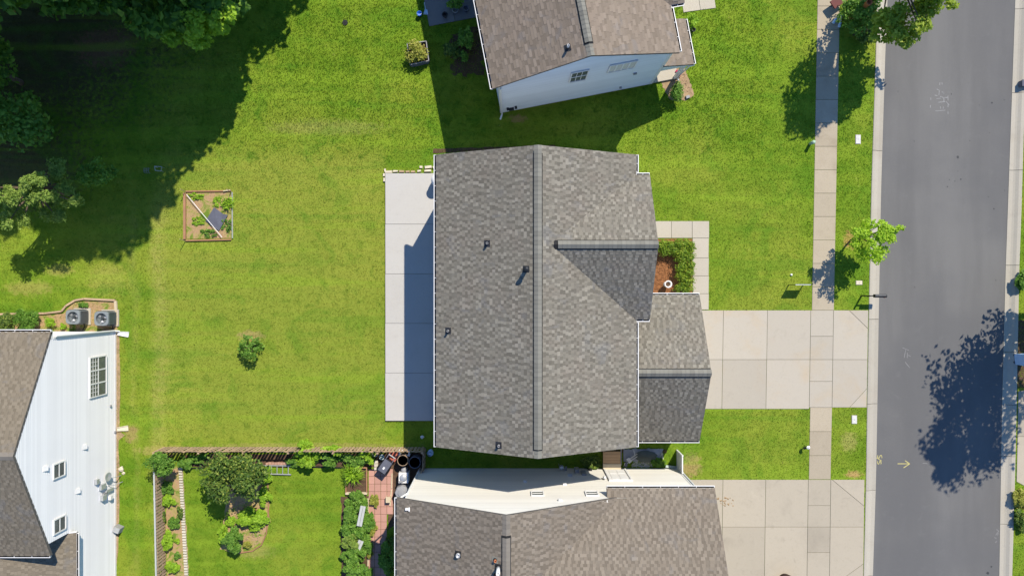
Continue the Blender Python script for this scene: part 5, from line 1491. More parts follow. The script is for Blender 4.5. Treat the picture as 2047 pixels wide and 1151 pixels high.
def blade_plant(name, label, px_, py_, n, L, mat, seed, lean=None):
    x, y, _ = W(px_, py_, 0.3)
    t = thing(name, label, "plant", (x, y, 0)); r = random.Random(seed); mb = MB()
    for i in range(n):
        a = r.uniform(0, 6.28) if lean is None else r.gauss(lean, 0.9)
        l = L * r.uniform(0.6, 1.1); d = Vector((math.cos(a), math.sin(a), 0)); s = Vector((-d.y, d.x, 0)) * 0.022
        b = Vector((x + r.uniform(-.18, .18), y + r.uniform(-.18, .18), 0))
        m_ = b + d * l * 0.45 + Vector((0, 0, l * 0.75)); e = b + d * l + Vector((0, 0, l * 0.35))
        mb.face([b - s, b + s, m_ + s, m_ - s]); mb.face([m_ - s, m_ + s, e])
    mb.build("foliage", mat, t)
    return t
blade_plant("ornamental_grass", "spiky arching grass clump in the garden planter box", 706, 946, 150, 0.75, M['lf_lime'], 401)
blade_plant("ornamental_grass", "spiky leeks at the bottom of the vegetable bed", 700, 1136, 40, 0.5, M['lf_mid'], 402)
blade_plant("ornamental_grass", "tall weeds in the square lawn bed's right side", 455, 408, 40, 0.4, M['lf_lime'], 403)

# ------------------------------------------------------------------ fences
def fence(label, p0, p1, h, pitch, face, loc_label, cap=False):
    p0, p1 = Vector((p0[0], p0[1], 0)), Vector((p1[0], p1[1], 0))
    d = (p1 - p0); L = d.length; d.normalize(); o = Vector((face[0], face[1], 0))
    root = thing("picket_fence", label, "fence", tuple(p0.lerp(p1, 0.5)))
    me = bpy.data.meshes.new("picket")
    w, t = pitch * 0.34, 0.018
    vs = [(-w, -t / 2, 0.03), (w, -t / 2, 0.03), (w, t / 2, 0.03), (-w, t / 2, 0.03), (-w, -t / 2, h - 0.05), (w, -t / 2, h - 0.05), (w, t / 2, h - 0.05), (-w, t / 2, h - 0.05), (-w * .5, -t / 2, h), (w * .5, -t / 2, h), (w * .5, t / 2, h), (-w * .5, t / 2, h)]
    fs = [(3, 2, 1, 0), (0, 1, 5, 4), (1, 2, 6, 5), (2, 3, 7, 6), (3, 0, 4, 7), (4, 5, 9, 8), (5, 6, 10, 9), (6, 7, 11, 10), (7, 4, 8, 11), (8, 9, 10, 11)]
    me.from_pydata(vs, [], fs); me.materials.append(M['wood_grey'])
    ang = math.atan2(d.y, d.x)
    n = int(L / pitch)
    for i in range(n):
        ob = bpy.data.objects.new("picket", me); COL.objects.link(ob); ob.parent = root
        p = p0 + d * ((i + 0.5) * L / n) + o * 0.03
        ob.location = p - org(root)
        ob.rotation_euler = (random.gauss(0, 0.02), random.gauss(0, 0.025), ang)
        ob.scale = (1, 1, random.uniform(0.95, 1.03))
    s = Vector((-d.y, d.x, 0))
    for z in (0.28, h - 0.22):
        mb = MB(); a, b = p0 - o * 0.0, p1 - o * 0.0
        P = [a + o * 0.018, b + o * 0.018, b - o * 0.022, a - o * 0.022]
        if (P[1] - P[0]).cross(P[2] - P[0]).z < 0: P = P[::-1]
        mb.hexa([(q.x, q.y, z) for q in P] + [(q.x, q.y, z + 0.08) for q in P]); mb.build("rail", M['wood_grey'], root)
    if cap:
        mb = MB(); P = [p0 + o * 0.05, p1 + o * 0.05, p1 - o * 0.03, p0 - o * 0.03]
        if (P[1] - P[0]).cross(P[2] - P[0]).z < 0: P = P[::-1]
        mb.hexa([(q.x, q.y, h + 0.04) for q in P] + [(q.x, q.y, h + 0.075) for q in P]); mb.build("cap_rail", M['board_grey'], root)
    k = max(1, int(round(L / 2.4)))
    for i in range(k + 1):
        p = p0 + d * (L * i / k) - o * 0.07
        MB().obox(p, ang, 0.045, 0.045, -0.1, h - 0.04).build("post", M['wood_grey'], root)
    return root
fence("long weathered picket fence along the back lawn and garden", (-19.4, -8.86), (-4.85, -8.86), 1.12, 0.19, (0, 1), "")
fence("weathered picket fence down the garden's left side", (-19.4, -8.95), (-19.25, -16.4), 1.0, 0.17, (1, 0), "", True)
fence("short picket fence return between garden corner and lower house", (-4.82, -8.9), (-4.86, -9.96), 1.1, 0.17, (1, 0), "")

# pale brick row edging the soil strip
root = thing("brick_edging", "row of pale bricks edging the garden's soil strip", "edging", (*G(368, 1040), 0))
me = MB().box(-0.10, 0.10, -0.045, 0.045, -0.03, 0.09).build("brick", M['brick_white'], root, origin=(0, 0, 0))
n = 44
for i in range(n):
    t = i / (n - 1); p = Vector((*G(361.5 + 12.5 * t, 930 + 226 * t), 0))
    o = me if i == 0 else link_copy(me, root)
    o.location = p - org(root); o.rotation_euler = (0, 0, random.uniform(-0.08, 0.08) - 0.06)
# pink concrete blocks by the ladder
root = thing("brick_edging", "short row of pinkish blocks behind the ladder", "edging", (*G(575, 926), 0))
me = MB().box(-0.09, 0.09, -0.06, 0.06, -0.03, 0.12).build("brick", M['brick_red'], root, origin=(0, 0, 0))
for i in range(14):
    p = Vector((*G(536 + i * 5.6, 925 + random.uniform(-0.5, 0.5)), 0)); o = me if i == 0 else link_copy(me, root)
    o.location = p - org(root); o.rotation_euler = (0, 0, random.uniform(-0.08, 0.08))
# curved mulch island edging
root = thing("garden_edging", "curved dark edging around the mulch island", "edging", (*G(530, 1050), 0))
MB().tube([(*G(*p), 0.04) for p in ((535, 950), (537, 990), (537, 1030), (533, 1065), (523, 1088), (505, 1100), (480, 1104))], 0.035, 6).build("edging_strip", M['wood_red'], root)
# hose along the garden row
tag(MB().tube([(*G(*p), 0.05) for p in ((378, 935), (405, 934), (410, 933))], 0.035, 6).tube([(*G(*p), 0.06) for p in ((588, 931), (640, 932), (690, 934), (730, 937), (770, 939))], 0.035, 6).build("garden_hose", M['black']), "black hose pipe lying along the lawn side of the garden row", "hose")
# ladder
root = thing("ladder", "aluminium ladder lying on the garden grass by the pink blocks", "ladder", (*G(555, 938), 0))
a0, a1 = G(527, 929), G(583, 929.5); b0, b1 = G(527, 945.5), G(583, 947)
for p, q in ((a0, a1), (b0, b1)):
    MB().tube([(p[0], p[1], 0.1), (q[0], q[1], 0.1)], 0.035, 6).build("rail", M['alu'], root)
me = None
for i in range(5):
    t = (i + 0.5) / 5; p = (a0[0] + (a1[0] - a0[0]) * t, a0[1] + (a1[1] - a0[1]) * t); q = (b0[0] + (b1[0] - b0[0]) * t, b0[1] + (b1[1] - b0[1]) * t)
    MB().tube([(p[0], p[1], 0.1), (q[0], q[1], 0.1)], 0.024, 6).build("rung", M['alu'], root)
# planter box around the ornamental grass
root = thing("planter_box", "low timber planter box under the spiky grass clump", "planter", (*G(713, 962), 0))
c0, c1 = G(692, 986), G(735, 932)
for nm, b in (("board", (c0[0], c1[0], c0[1], c0[1] + 0.12)), ("board", (c0[0], c0[0] + 0.05, c0[1] + 0.125, c1[1])), ("board", (c1[0] - 0.05, c1[0], c0[1] + 0.125, c1[1])), ("board", (c0[0] + 0.055, c1[0] - 0.055, c1[1] - 0.05, c1[1]))):
    MB().box(*b, -0.02, 0.2).build(nm, M['wood_light'] if b[3] - b[2] < 0.2 and b[1] - b[0] > 0.5 and b[2] < -11 else M['wood_red'], root)
MB().box(c0[0] + 0.06, c1[0] - 0.06, c0[1] + 0.13, c1[1] - 0.06, -0.02, 0.08).build("soil", M['soil_dark'], root)
# silver boards over the vegetable bed
for lb, (xa, ya, xb, yb, hh) in (("long silver board on edge in the vegetable bed", (726, 1011, 718, 1051, 0.55)), ("middle silver board half hidden by vegetable leaves", (722, 1080, 712, 1104, 0.5)), ("bottom silver board at the foot of the vegetable bed", (702, 1140, 700, 1160, 0.4))):
    p, q = W(xa, ya, hh), W(xb, yb, hh)
    cx, cy_ = (p[0] + q[0]) / 2, (p[1] + q[1]) / 2; L = math.dist(p[:2], q[:2]); an = math.atan2(q[1] - p[1], q[0] - p[0])
    t = thing("bed_board", lb, "board", (cx, cy_, 0))
    for k in range(2):
        s_ = Vector((-math.sin(an), math.cos(an))) * (k - 0.5) * 0.15
        MB().obox((cx + s_.x, cy_ + s_.y), an, L / 2, 0.068, hh - 0.03, hh).build("plank", M['board_grey'], t)
    for e in (-1, 1):
        MB().obox((cx + math.cos(an) * e * (L / 2 - 0.1), cy_ + math.sin(an) * e * (L / 2 - 0.1)), an, 0.03, 0.03, -0.05, hh - 0.03).build("leg", M['wood_grey'], t)

# ------------------------------------------------------------------ square lawn bed with mat and pole
root = thing("raised_bed", "square timber edged soil bed on the back lawn", "garden bed", (*G(417, 431), 0))
q = [G(370, 383), G(465, 382), G(465.5, 479), G(370, 481)]
for i in range(4):
    a, b = Vector(q[i]), Vector(q[(i + 1) % 4]); d = (b - a).normalized(); s = Vector((-d.y, d.x))
    wid = 0.13 if i == 3 else 0.07
    if i == 1: wid = 0.03
    c = (a + b) / 2
    MB().obox(c, math.atan2(d.y, d.x), (b - a).length / 2 - 0.075, wid / 2, -0.02, 0.1).build("timber", M['wood_red'] if i != 1 else M['board_grey'], root)
qq = inset(q, 0.09)
MB().prism(qq, -0.02, 0.022).build("soil", M['weedy'], root)
for (xa, ya, xb, yb) in ((463, 384, 452, 407), (464, 449, 454, 475), (372, 384, 361, 410), (371, 482, 364, 492)):
    p, e = G(xa, ya), W(xb, yb, 0.05)
    MB().tube([(p[0], p[1], 0.0), (p[0] + 0.04, p[1] + 0.06, 0.75)], 0.018, 6).build("stake", M['wood_grey'], root)
MB().obox(G(455, 381.5), 0.15, 0.2, 0.03, 0.105, 0.13).build("loose_stick", M['wood_light'], root)
mp = [W(p[0], p[1], 0.25) for p in ((408, 441), (426, 414), (443, 427), (453.5, 429), (435, 461))]
mb = MB()
top = [(p[0], p[1], 0.08 + 0.05 * (i % 2)) for i, p in enumerate(mp)]
mb.faces(top + [(p[0], p[1], p[2] - 0.03) for p in top], [(0, 4, 3, 2, 1), (5, 6, 7, 8, 9), (0, 1, 6, 5), (1, 2, 7, 6), (2, 3, 8, 7), (3, 4, 9, 8), (4, 0, 5, 9)])
tag(mb.build("rubber_mat", M['slate_mat']), "slate blue mat lying across the square lawn bed", "mat")
p, e = G(376, 390), G(447, 475)
tag(MB().tube([(p[0], p[1], 0.18), (e[0], e[1], 0.20)], 0.017, 8).build("white_pole", M['white']), "white pole lying diagonally over the square lawn bed", "pole")
# small frames in the shade on the lawn
t = thing("lawn_chair", "small metal folding frame on the shaded lawn edge", "chair", (*G(322, 339), 0))
x, y = G(322, 339)
MB().tube([(x - 0.2, y + 0.12, 0.3), (x + 0.2, y + 0.1, 0.32), (x + 0.15, y - 0.14, 0.3), (x - 0.17, y - 0.1, 0.3), (x - 0.2, y + 0.12, 0.3)], 0.018, 6).build("frame", M['alu'], t)
for a, b in ((-0.18, 0.1), (0.18, 0.08), (0.14, -0.12), (-0.15, -0.09)): MB().tube([(x + a, y + b, 0), (x + a, y + b, 0.3)], 0.014, 6).build("leg", M['alu'], t)
t = thing("garden_rack", "thin dark wire rack left of the lawn chair in shade", "rack", (*G(296, 342), 0))
x, y = G(296, 342)
for k in (-0.12, 0.0, 0.12): MB().tube([(x + k, y - 0.13, 0.0), (x + k, y - 0.1, 0.2), (x + k, y + 0.13, 0.2), (x + k, y + 0.13, 0.0)], 0.012, 6).build("wire", M['grey'], t)
MB().tube([(x - 0.14, y, 0.2), (x + 0.14, y, 0.2)], 0.012, 6).build("crossbar", M['grey'], t)
# dark lid on the top lawn
x, y = G(690, 46)
t = thing("drain_lid", "small black six sided lid lying on the top lawn", "lid", (x, y, 0))
MB().cyl((x, y), 0.17, 0.16, -0.02, 0.05, 6).build("lid", M['black'], t); MB().cyl((x, y), 0.05, 0.04, 0.05, 0.07, 8).build("knob", M['black'], t)
# raised planter of the upper house
t = thing("raised_planter", "grey rimmed square planter full of golden plants on the top lawn", "planter", (*G(834, 107), 0))
q = [W(814, 88, .35), W(852, 83, .35), W(857, 122, .35), W(820, 130, .35)]; q = [p[:2] for p in q]
for i in range(4):
    a, b = Vector(q[i]), Vector(q[(i + 1) % 4]); d = (b - a); c = (a + b) / 2
    MB().obox(c, math.atan2(d.y, d.x), d.length / 2 - 0.03, 0.03, -0.02, 0.36).build("side_panel", M['slate_mat'], t)
    MB().obox(c, math.atan2(d.y, d.x), d.length / 2 - 0.0, 0.022, 0.363, 0.385).build("rim", M['grey'], t)
MB().prism(inset(q, 0.06), -0.02, 0.22).build("soil", M['soil_dark'], t)
# toys and rings by the dark patio
x, y, _ = W(838, 27, 0.3)
t = thing("bucket", "bright blue bucket on the grass beside the dark patio", "bucket", (x, y, 0))
MB().lathe((x, y), [(0.10, 0.0), (0.13, 0.28), (0.145, 0.29), (0.125, 0.28), (0.1, 0.2), (0, 0.2)], 16).build("shell", M['blue'], t, True); MB().tube([(x - 0.13, y, 0.28), (x, y - 0.12, 0.3), (x + 0.13, y, 0.28)], 0.01, 6).build("handle", M['ltgrey'], t)
x, y, _ = W(850, 22, 0.3)
t = thing("garden_scoop", "pale blue plastic scoop with upright handle by the blue bucket", "toy", (x, y, 0))
mb = MB(); mb.faces([(x - 0.12, y - 0.1, 0.05), (x + 0.12, y - 0.13, 0.05), (x + 0.1, y + 0.1, 0.12), (x - 0.03, y + 0.14, 0.14), (x - 0.12, y - 0.1, 0.14), (x + 0.14, y - 0.1, 0.16), (x + 0.1, y + 0.1, 0.2), (x - 0.03, y + 0.14, 0.2)],
         [(3, 2, 1, 0), (4, 5, 6, 7), (0, 1, 5, 4), (1, 2, 6, 5), (2, 3, 7, 6), (3, 0, 4, 7)]); mb.build("scoop", M['paleblue'], t)
MB().tube([(x, y + 0.1, 0.18), (x - 0.02, y + 0.3, 0.25), (x - 0.02, y + 0.36, 0.5)], 0.022, 6).build("handle", M['paleblue'], t)
def ring(name, label, px_, py_, r, tr, mat, z=0.08):
    x, y, _ = W(px_, py_, z); t = thing(name, label, "pot", (x, y, 0.05))
    MB().lathe((x, y), [(r * 0.7, 0.05), (r, z + 0.22), (r + tr, z + 0.23), (r + tr, z + 0.27), (r - tr, z + 0.27), (r * 0.8, z + 0.12), (0, z + 0.12)], 16).build("pot_wall", mat, t, True)
    return t
ring("plant_pot", "pale rimmed empty pot on the dark patio", 911, 23, 0.17, 0.02, M['grey']); ring("plant_pot", "small black pot on the dark patio's lower side", 890, 33, 0.13, 0.03, M['black']); ring("plant_pot", "dark pot at the dark patio's right end near the gutter", 932, 20, 0.15, 0.03, M['slate_mat'])
x, y, _ = W(1390, 64, .15)
ring("plant_pot", "small dark pot at the upper house's front corner", 1384, 63, 0.10, 0.025, M['black'], 0.05)
# little edging by patio of the middle house
root = thing("stone_edging", "row of pale loose stones above the white patio", "edging", (*G(820, 342), 0))
for (px_, py_, w, h_, a) in ((777, 344, 0.21, 0.07, 0.03), (770, 341, 0.05, 0.09, 0.1), (791, 342.5, 0.15, 0.055, 0.0), (803, 343, 0.16, 0.05, -0.03), (815, 343.5, 0.12, 0.05, 0.05), (826, 344, 0.12, 0.05, 0.0), (838, 342, 0.11, 0.06, 0.1), (842, 334.5, 0.09, 0.065, 0.0), (856, 334.5, 0.21, 0.075, 0.12), (855, 342, 0.2, 0.06, 0.06), (868, 335, 0.07, 0.07, 0.1), (768, 350, 0.06, 0.1, 0.0), (768.5, 360, 0.06, 0.12, 0.0)):
    c = G(px_, py_)
    m_ = MB().obox(c, a, w, h_, -0.02, random.uniform(0.08, 0.13), taper=0.85)
    m_.v = [(vx + random.uniform(-.015, .015), vy + random.uniform(-.015, .015), vz) for vx, vy, vz in m_.v]
    m_.build("stone", M['stone'] if px_ < 800 or px_ > 830 else M['wood_grey'], root)
# rain drum and storage bench by the patio wall
x, y, _ = W(873, 360, 0.85)
t = thing("rain_barrel", "white round barrel half under the rear eave on the patio", "barrel", (x, y, 0.13))
MB().lathe((x, y), [(0.27, 0.13), (0.32, 0.4), (0.32, 0.7), (0.28, 0.93)], 20).build("drum", M['white'], t, True); MB().lathe((x, y), [(0.29, 0.93), (0.3, 0.97), (0.05, 1.0), (0, 1.0)], 20).build("lid", M['white'], t, True)
t = thing("storage_box", "dark blue storage box on the patio against the rear wall", "box", (-3.85, -6.95, 0.0))
MB().box(-4.22, -3.4, -7.55, -6.05, 0.0, 0.75).build("body", M['slate_mat'], t); MB().box(-4.26, -3.38, -7.58, -6.02, 0.752, 0.82).build("lid", M['slate_mat'], t)
# rubbish under the shade near the corner
def crumple(name, label, px_, py_, r, mat, cat, seed, h=0.16):
    x, y = G(px_, py_); r_ = random.Random(seed); mb = MB(); n = 11
    rings = []
    for (k, zz) in ((1.0, 0.01), (0.85, h * 0.6), (0.5, h)):
        rings.append([(x + r * k * math.cos(6.283 * i / n) * r_.uniform(0.6, 1.25), y + r * k * math.sin(6.283 * i / n) * r_.uniform(0.6, 1.25), zz * r_.uniform(0.6, 1.2)) for i in range(n)])
    V = sum(rings, []) + [(x, y, h * 0.8)]
    F = [(k * n + i, k * n + (i + 1) % n, (k + 1) * n + (i + 1) % n, (k + 1) * n + i) for k in range(2) for i in range(n)] + [(2 * n + i, 2 * n + (i + 1) % n, 3 * n) for i in range(n)]
    mb.faces(V, F); return tag(mb.build(name, mat), label, cat)
crumple("plastic_bag", "white crumpled bag in shade between the two houses", 861, 905, 0.2, M['paleblue'], "bag", 1)
crumple("litter_scrap", "small white scrap on the shaded ground below the patio", 844, 873, 0.10, M['white'], "litter", 2, 0.05)

# ------------------------------------------------------------------ cooling units
def ac_unit(px_, py_, label):
    x, y, _ = W(px_, py_, 0.82)
    t = thing("cooling_unit", label, "air conditioner", (x, y, 0), "cooling units beside the white house")
    t.location = (x, y, 0)
    MB().box(x - 0.46, x + 0.48, y - 0.46, y + 0.46, -0.05, 0.08).build("pad", M['path'], t)
    h = 0.86; rr = 0.385
    def sq(r, z, n=28):
        out = []
        for i in range(n):
            a = 2 * math.pi * i / n; c, s = math.cos(a), math.sin(a)
            k = (abs(c) ** 5 + abs(s) ** 5) ** (-1 / 5)
            out.append((x + r * c * k, y + r * s * k, z))
        return out
    n = 28
    rings = [sq(rr, 0.08), sq(rr, h), sq(rr * 0.97, h + 0.02)]
    V = sum(rings, []); F = [(k * n + i, k * n + (i + 1) % n, (k + 1) * n + (i + 1) % n, (k + 1) * n + i) for k in range(2) for i in range(n)]
    mb = MB().faces(V, F)
    lip = [(x + 0.30 * math.cos(2 * math.pi * i / n), y + 0.30 * math.sin(2 * math.pi * i / n), h + 0.02) for i in range(n)]
    dn = [(p[0], p[1], h - 0.2) for p in lip]
    b = rings[2] + lip + dn + [(x, y, h - 0.2)]
    F = [(i, (i + 1) % n, n + (i + 1) % n, n + i) for i in range(n)] + [(n + i, n + (i + 1) % n, 2 * n + (i + 1) % n, 2 * n + i) for i in range(n)] + [(2 * n + i, 2 * n + (i + 1) % n, 3 * n) for i in range(n)]
    mb.faces(b, F)
    mb.build("cabinet", M['acgrey'], t)
    fb = MB()
    for i in range(4):
        for k in range(11):
            s = -0.31 + k * 0.062
            c = {0: (x + rr + 0.008, y + s), 1: (x - rr - 0.008, y + s), 2: (x + s, y + rr + 0.008), 3: (x + s, y - rr - 0.008)}[i]
            fb.obox(c, 0 if i < 2 else math.pi / 2, 0.008, 0.016, 0.14, h - 0.06)
    fb.build("louvers", M['acfin'], t)
    f = MB()
    for k in range(3):
        a = k * 2.094 + 0.4
        d = Vector((math.cos(a), math.sin(a), 0)); s = Vector((-d.y, d.x, 0)); c = Vector((x, y, h - 0.12))
        f.face([c + d * 0.04 - s * 0.03, c + d * 0.27 - s * 0.10 + Vector((0, 0, 0.03)), c + d * 0.27 + s * 0.10 - Vector((0, 0, 0.03)), c + d * 0.04 + s * 0.03])
    f.build("fan_blade", M['ltgrey'], t)
    MB().cyl((x, y), 0.09, 0.09, h - 0.16, h - 0.05, 14).build("fan_hub", M['darkmetal'], t)
    g = MB()
    for r in (0.1, 0.2, 0.285):
        pts = [(x + r * math.cos(2 * math.pi * i / 24), y + r * math.sin(2 * math.pi * i / 24), h + 0.025) for i in range(25)]
        g.tube(pts, 0.006, 4)
    for k in range(8):
        a = k * math.pi / 4; g.tube([(x, y, h + 0.04), (x + 0.3 * math.cos(a), y + 0.3 * math.sin(a), h + 0.02)], 0.006, 4)
    g.build("grille", M['acfin'], t)
    MB().box(x + 0.02, x + 0.12, y - 0.2, y - 0.12, h + 0.021, h + 0.026).build("label_plate", M['white'], t)
    MB().tube([(x + 0.2, y - 0.37, 0.25), (x + 0.2, y - 0.55, 0.12), (x + 0.15, y - 0.8, 0.3)], 0.03, 6).build("pipe", M['black'], t)
    return t
ac_unit(146.5, 633.5, "left of two round grey cooling units above the white house")
ac_unit(203.5, 636.5, "right of two round grey cooling units above the white house")
# timber edging round the bed
root = thing("timber_edging", "weathered timber edging around the cooling units' bed", "edging", (*G(180, 602), 0))
pts = [(-10, 628), (60, 626), (91, 626), (125, 622), (134, 611), (152, 600), (170, 597), (232, 600)]
for i in range(len(pts) - 1):
    a, b = Vector(G(*pts[i])), Vector(G(*pts[i + 1])); d = b - a
    MB().obox((a + b) / 2, math.atan2(d.y, d.x), d.length / 2 - 0.01, 0.05, -0.02, 0.12).build("timber", M['wood_grey'], root)
for (xa, ya, xb, yb) in ((232, 601, 234, 632), (234.5, 634, 236, 650)):
    a, b = Vector(G(xa, ya)), Vector(G(xb, yb)); d = b - a
    MB().obox((a + b) / 2, math.atan2(d.y, d.x), d.length / 2 - 0.01, 0.07, -0.02, 0.1).build("timber", M['wood_light'], root)
def splash(label, px_, py_, a, mat):
    x, y = G(px_, py_); t = thing("splash_block", label, "splash block", (x, y, 0), "splash blocks under downspouts")
    R = lambda u, v, z: (x + u * math.cos(a) - v * math.sin(a), y + u * math.sin(a) + v * math.cos(a), z)
    MB().hexa([R(-.3, -.1, -.02), R(.3, -.15, -.02), R(.3, .15, -.02), R(-.3, .1, -.02), R(-.3, -.1, .06), R(.3, -.15, .035), R(.3, .15, .035), R(-.3, .1, .06)]).build("trough", mat, t)
    MB().hexa([R(-.3, .075, .061), R(.3, .12, .036), R(.3, .15, .036), R(-.3, .1, .061), R(-.3, .075, .11), R(.3, .12, .08), R(.3, .15, .08), R(-.3, .1, .11)]).build("side_lip", mat, t)
    MB().hexa([R(-.3, -.1, .061), R(.3, -.15, .036), R(.3, -.12, .036), R(-.3, -.075, .061), R(-.3, -.1, .11), R(.3, -.15, .08), R(.3, -.12, .08), R(-.3, -.075, .11)]).build("side_lip", mat, t)
splash("white splash block at the white house's upper corner", 247, 667, -0.12, M['white']); splash("tan splash block halfway down the white house wall", 246, 856, 0.1, M['stone'])
x, y = G(232, 1055)
t = thing("hose_reel", "grey hose reel box on the ground by the white house wall", "hose reel", (x, y, 0))
MB().obox((x + 0.22, y + 0.02), -0.4, 0.2, 0.17, 0.0, 0.38, taper=0.92).build("case", M['grey'], t); MB().obox((x + 0.22, y + 0.02), -0.4, 0.17, 0.14, 0.382, 0.42).build("lid", M['ltgrey'], t)
MB().tube([(x + 0.16, y - 0.17, 0.15), (x + 0.2, y - 0.3, 0.04), (x + 0.06, y - 0.38, 0.04), (x + 0.02, y - 0.26, 0.04)], 0.022, 6).build("hose", M['black'], t)
crumple("pale_rock", "pale rocks at the white house wall near the meters", 243, 937, 0.16, M['stone'], "rock", 4, 0.16); crumple("pale_rock", "smaller pale rock below the wall rocks", 247, 945, 0.09, M['stone'], "rock", 5, 0.1)

# ------------------------------------------------------------------ clutter at the lower house's corner
t = thing("garden_cart", "black wheeled garden cart tipped on the paver path", "cart", (*G(770, 932), 0))
x, y, _ = W(770, 931, 0.6); an = math.radians(55)
mb = MB().obox((x, y), an, 0.36, 0.24, 0.32, 0.68, taper=1.15); mb.build("tub", M['black'], t)
MB().obox((x, y), an, 0.36, 0.23, 0.682, 0.70).build("lid", M['slate_mat'], t)
MB().obox((x - 0.06, y - 0.09), an, 0.07, 0.05, 0.702, 0.712).build("label_plate", M['white'], t)
ca, sa = math.cos(an), math.sin(an)
for s_ in (-1, 1):
    wx_, wy_ = x - ca * 0.28 - sa * 0.3 * s_, y - sa * 0.28 + ca * 0.3 * s_
    w_ = MB(); w_.lathe((0, 0), [(0.05, -0.04), (0.17, -0.04), (0.19, 0), (0.17, 0.04), (0.05, 0.04)], 16)
    R = Matrix.Rotation(an, 4, 'Z') @ Matrix.Rotation(math.pi / 2, 4, 'X')
    w_.v = [tuple(R @ Vector(p) + Vector((wx_, wy_, 0.19))) for p in w_.v]; w_.build("wheel", M['black'], t)
    MB().tube([(x - sa * 0.2 * s_ + ca * 0.3, y + ca * 0.2 * s_ + sa * 0.3, 0.6), (x - sa * 0.2 * s_ + ca * 0.75, y + ca * 0.2 * s_ + sa * 0.75, 0.85)], 0.022, 6).build("handle_bar", M['grey'], t)
MB().tube([(x - sa * 0.2 + ca * 0.72, y + ca * 0.2 + sa * 0.72, 0.84), (x + sa * 0.2 + ca * 0.72, y - ca * 0.2 + sa * 0.72, 0.84)], 0.03, 6).build("handle_bar", M['board_grey'], t)
x, y, _ = W(785, 911, 0.4)
t = thing("red_crate", "faded red slatted crate behind the black cart", "crate", (x, y, 0)); an = math.radians(-35)
MB().obox((x, y), an, 0.28, 0.22, 0.0, 0.36).build("body", M['red'], t)
for k in range(4):
    o_ = -0.2 + k * 0.13; MB().obox((x + math.cos(an) * o_, y + math.sin(an) * o_), an, 0.045, 0.22, 0.363, 0.40).build("slat", M['red'], t)
x, y, _ = W(808, 905, 0.6)
t = thing("plastic_stool", "white plastic stool frame between the crate and the fence", "stool", (x, y, 0))
for a, b in ((-0.26, 0.14), (0.26, 0.14), (0.26, -0.14), (-0.26, -0.14)): MB().tube([(x + a * 1.1, y + b * 1.1, 0), (x + a, y + b, 0.55)], 0.03, 6).build("leg", M['white'], t)
MB().box(x - 0.3, x + 0.3, y - 0.18, y - 0.1, 0.55, 0.59).box(x - 0.3, x + 0.3, y + 0.1, y + 0.18, 0.55, 0.59).box(x - 0.3, x - 0.22, y - 0.1, y + 0.1, 0.55, 0.588).box(x + 0.22, x + 0.3, y - 0.1, y + 0.1, 0.55, 0.588).build("seat", M['white'], t)
def barrel(px_, py_, r, h, mat, inner, label):
    x, y, _ = W(px_, py_, h); t = thing("rain_barrel", label, "barrel", (x, y, 0))
    MB().lathe((x, y), [(r * 0.85, 0.0), (r, h * 0.5), (r * 0.98, h), (r * 0.88, h), (r * 0.88, h - 0.02)], 22).build("drum", mat, t, True)
    MB().lathe((x, y), [(r * 0.879, h - 0.02), (r * 0.85, h - 0.35), (0.0, h - 0.35)], 22).build("lining", inner, t, True)
barrel(805, 920, 0.31, 0.75, M['wood_grey'], M['black'], "open barrel with pale rim near the white stool"); barrel(829, 924, 0.33, 0.75, M['slate_mat'], M['black'], "open black barrel in the fence corner")
x, y, _ = W(806, 955, 0.7)
t = thing("water_tank", "cream square water container with round cap beside the barrels", "container", (x, y, 0))
MB().box(x - 0.26, x + 0.26, y - 0.3, y + 0.26, 0.0, 0.62).build("body", M['white'], t)
MB().lathe((x, y + 0.0), [(0.2, 0.622), (0.2, 0.66), (0.15, 0.7), (0, 0.71)], 18).build("cap", M['ltgrey'], t, True); MB().obox((x - 0.14, y - 0.2), 0.4, 0.13, 0.05, 0.625, 0.7).build("handle", M['grey'], t)
MB().lathe((x, y + 0.36), [(0.16, 0), (0.17, 0.45), (0.1, 0.52), (0.0, 0.53)], 14).build("filter_pot", M['grey'], t, True)
x, y, _ = W(803, 985, 0.75)
t = thing("compost_bin", "grey eight sided bin half under the lower house's gutter", "bin", (x, y, 0))
MB().lathe((x, y), [(0.42, 0), (0.38, 0.7)], 8).build("body", M['grey'], t); MB().lathe((x + 0.0, y), [(0.39, 0.7), (0.36, 0.74), (0.22, 0.76), (0.2, 0.8), (0, 0.81)], 8).build("lid", M['grey'], t)
x, y, _ = W(775, 998, 0.3)
t = thing("wooden_stool", "small pale wooden block stool on the path's right edge", "stool", (x, y, 0))
MB().box(x - 0.1, x + 0.14, y - 0.16, y + 0.16, 0.3, 0.34).build("seat", M['wood_light'], t)
for a, b in ((-0.08, -0.13), (0.12, -0.13), (0.12, 0.13), (-0.08, 0.13)): MB().box(x + a - 0.02, x + a + 0.02, y + b - 0.02, y + b + 0.02, 0, 0.3).build("leg", M['wood_light'], t)
x, y, _ = W(752, 903, 0.3)
ring("plant_pot", "pale pot among the leaves at the fence's right end", 752, 904, 0.16, 0.02, M['wood_light'], 0.1); ring("plant_pot", "pale green pot beside the red crate", 765, 911, 0.13, 0.02, M['teal'], 0.1)
t = thing("block_edging", "tan hollow blocks at the top of the paver path", "edging", (*G(752, 930), 0))
for k in range(3): MB().obox(G(752.5, 922 + k * 6.5), 0.05, 0.1, 0.075, -0.02, 0.12).build("block", M['brick_white'], t)
t = thing("timber_edging", "pale timber strip down the right side of the paver path", "edging", (*G(783, 985), 0))
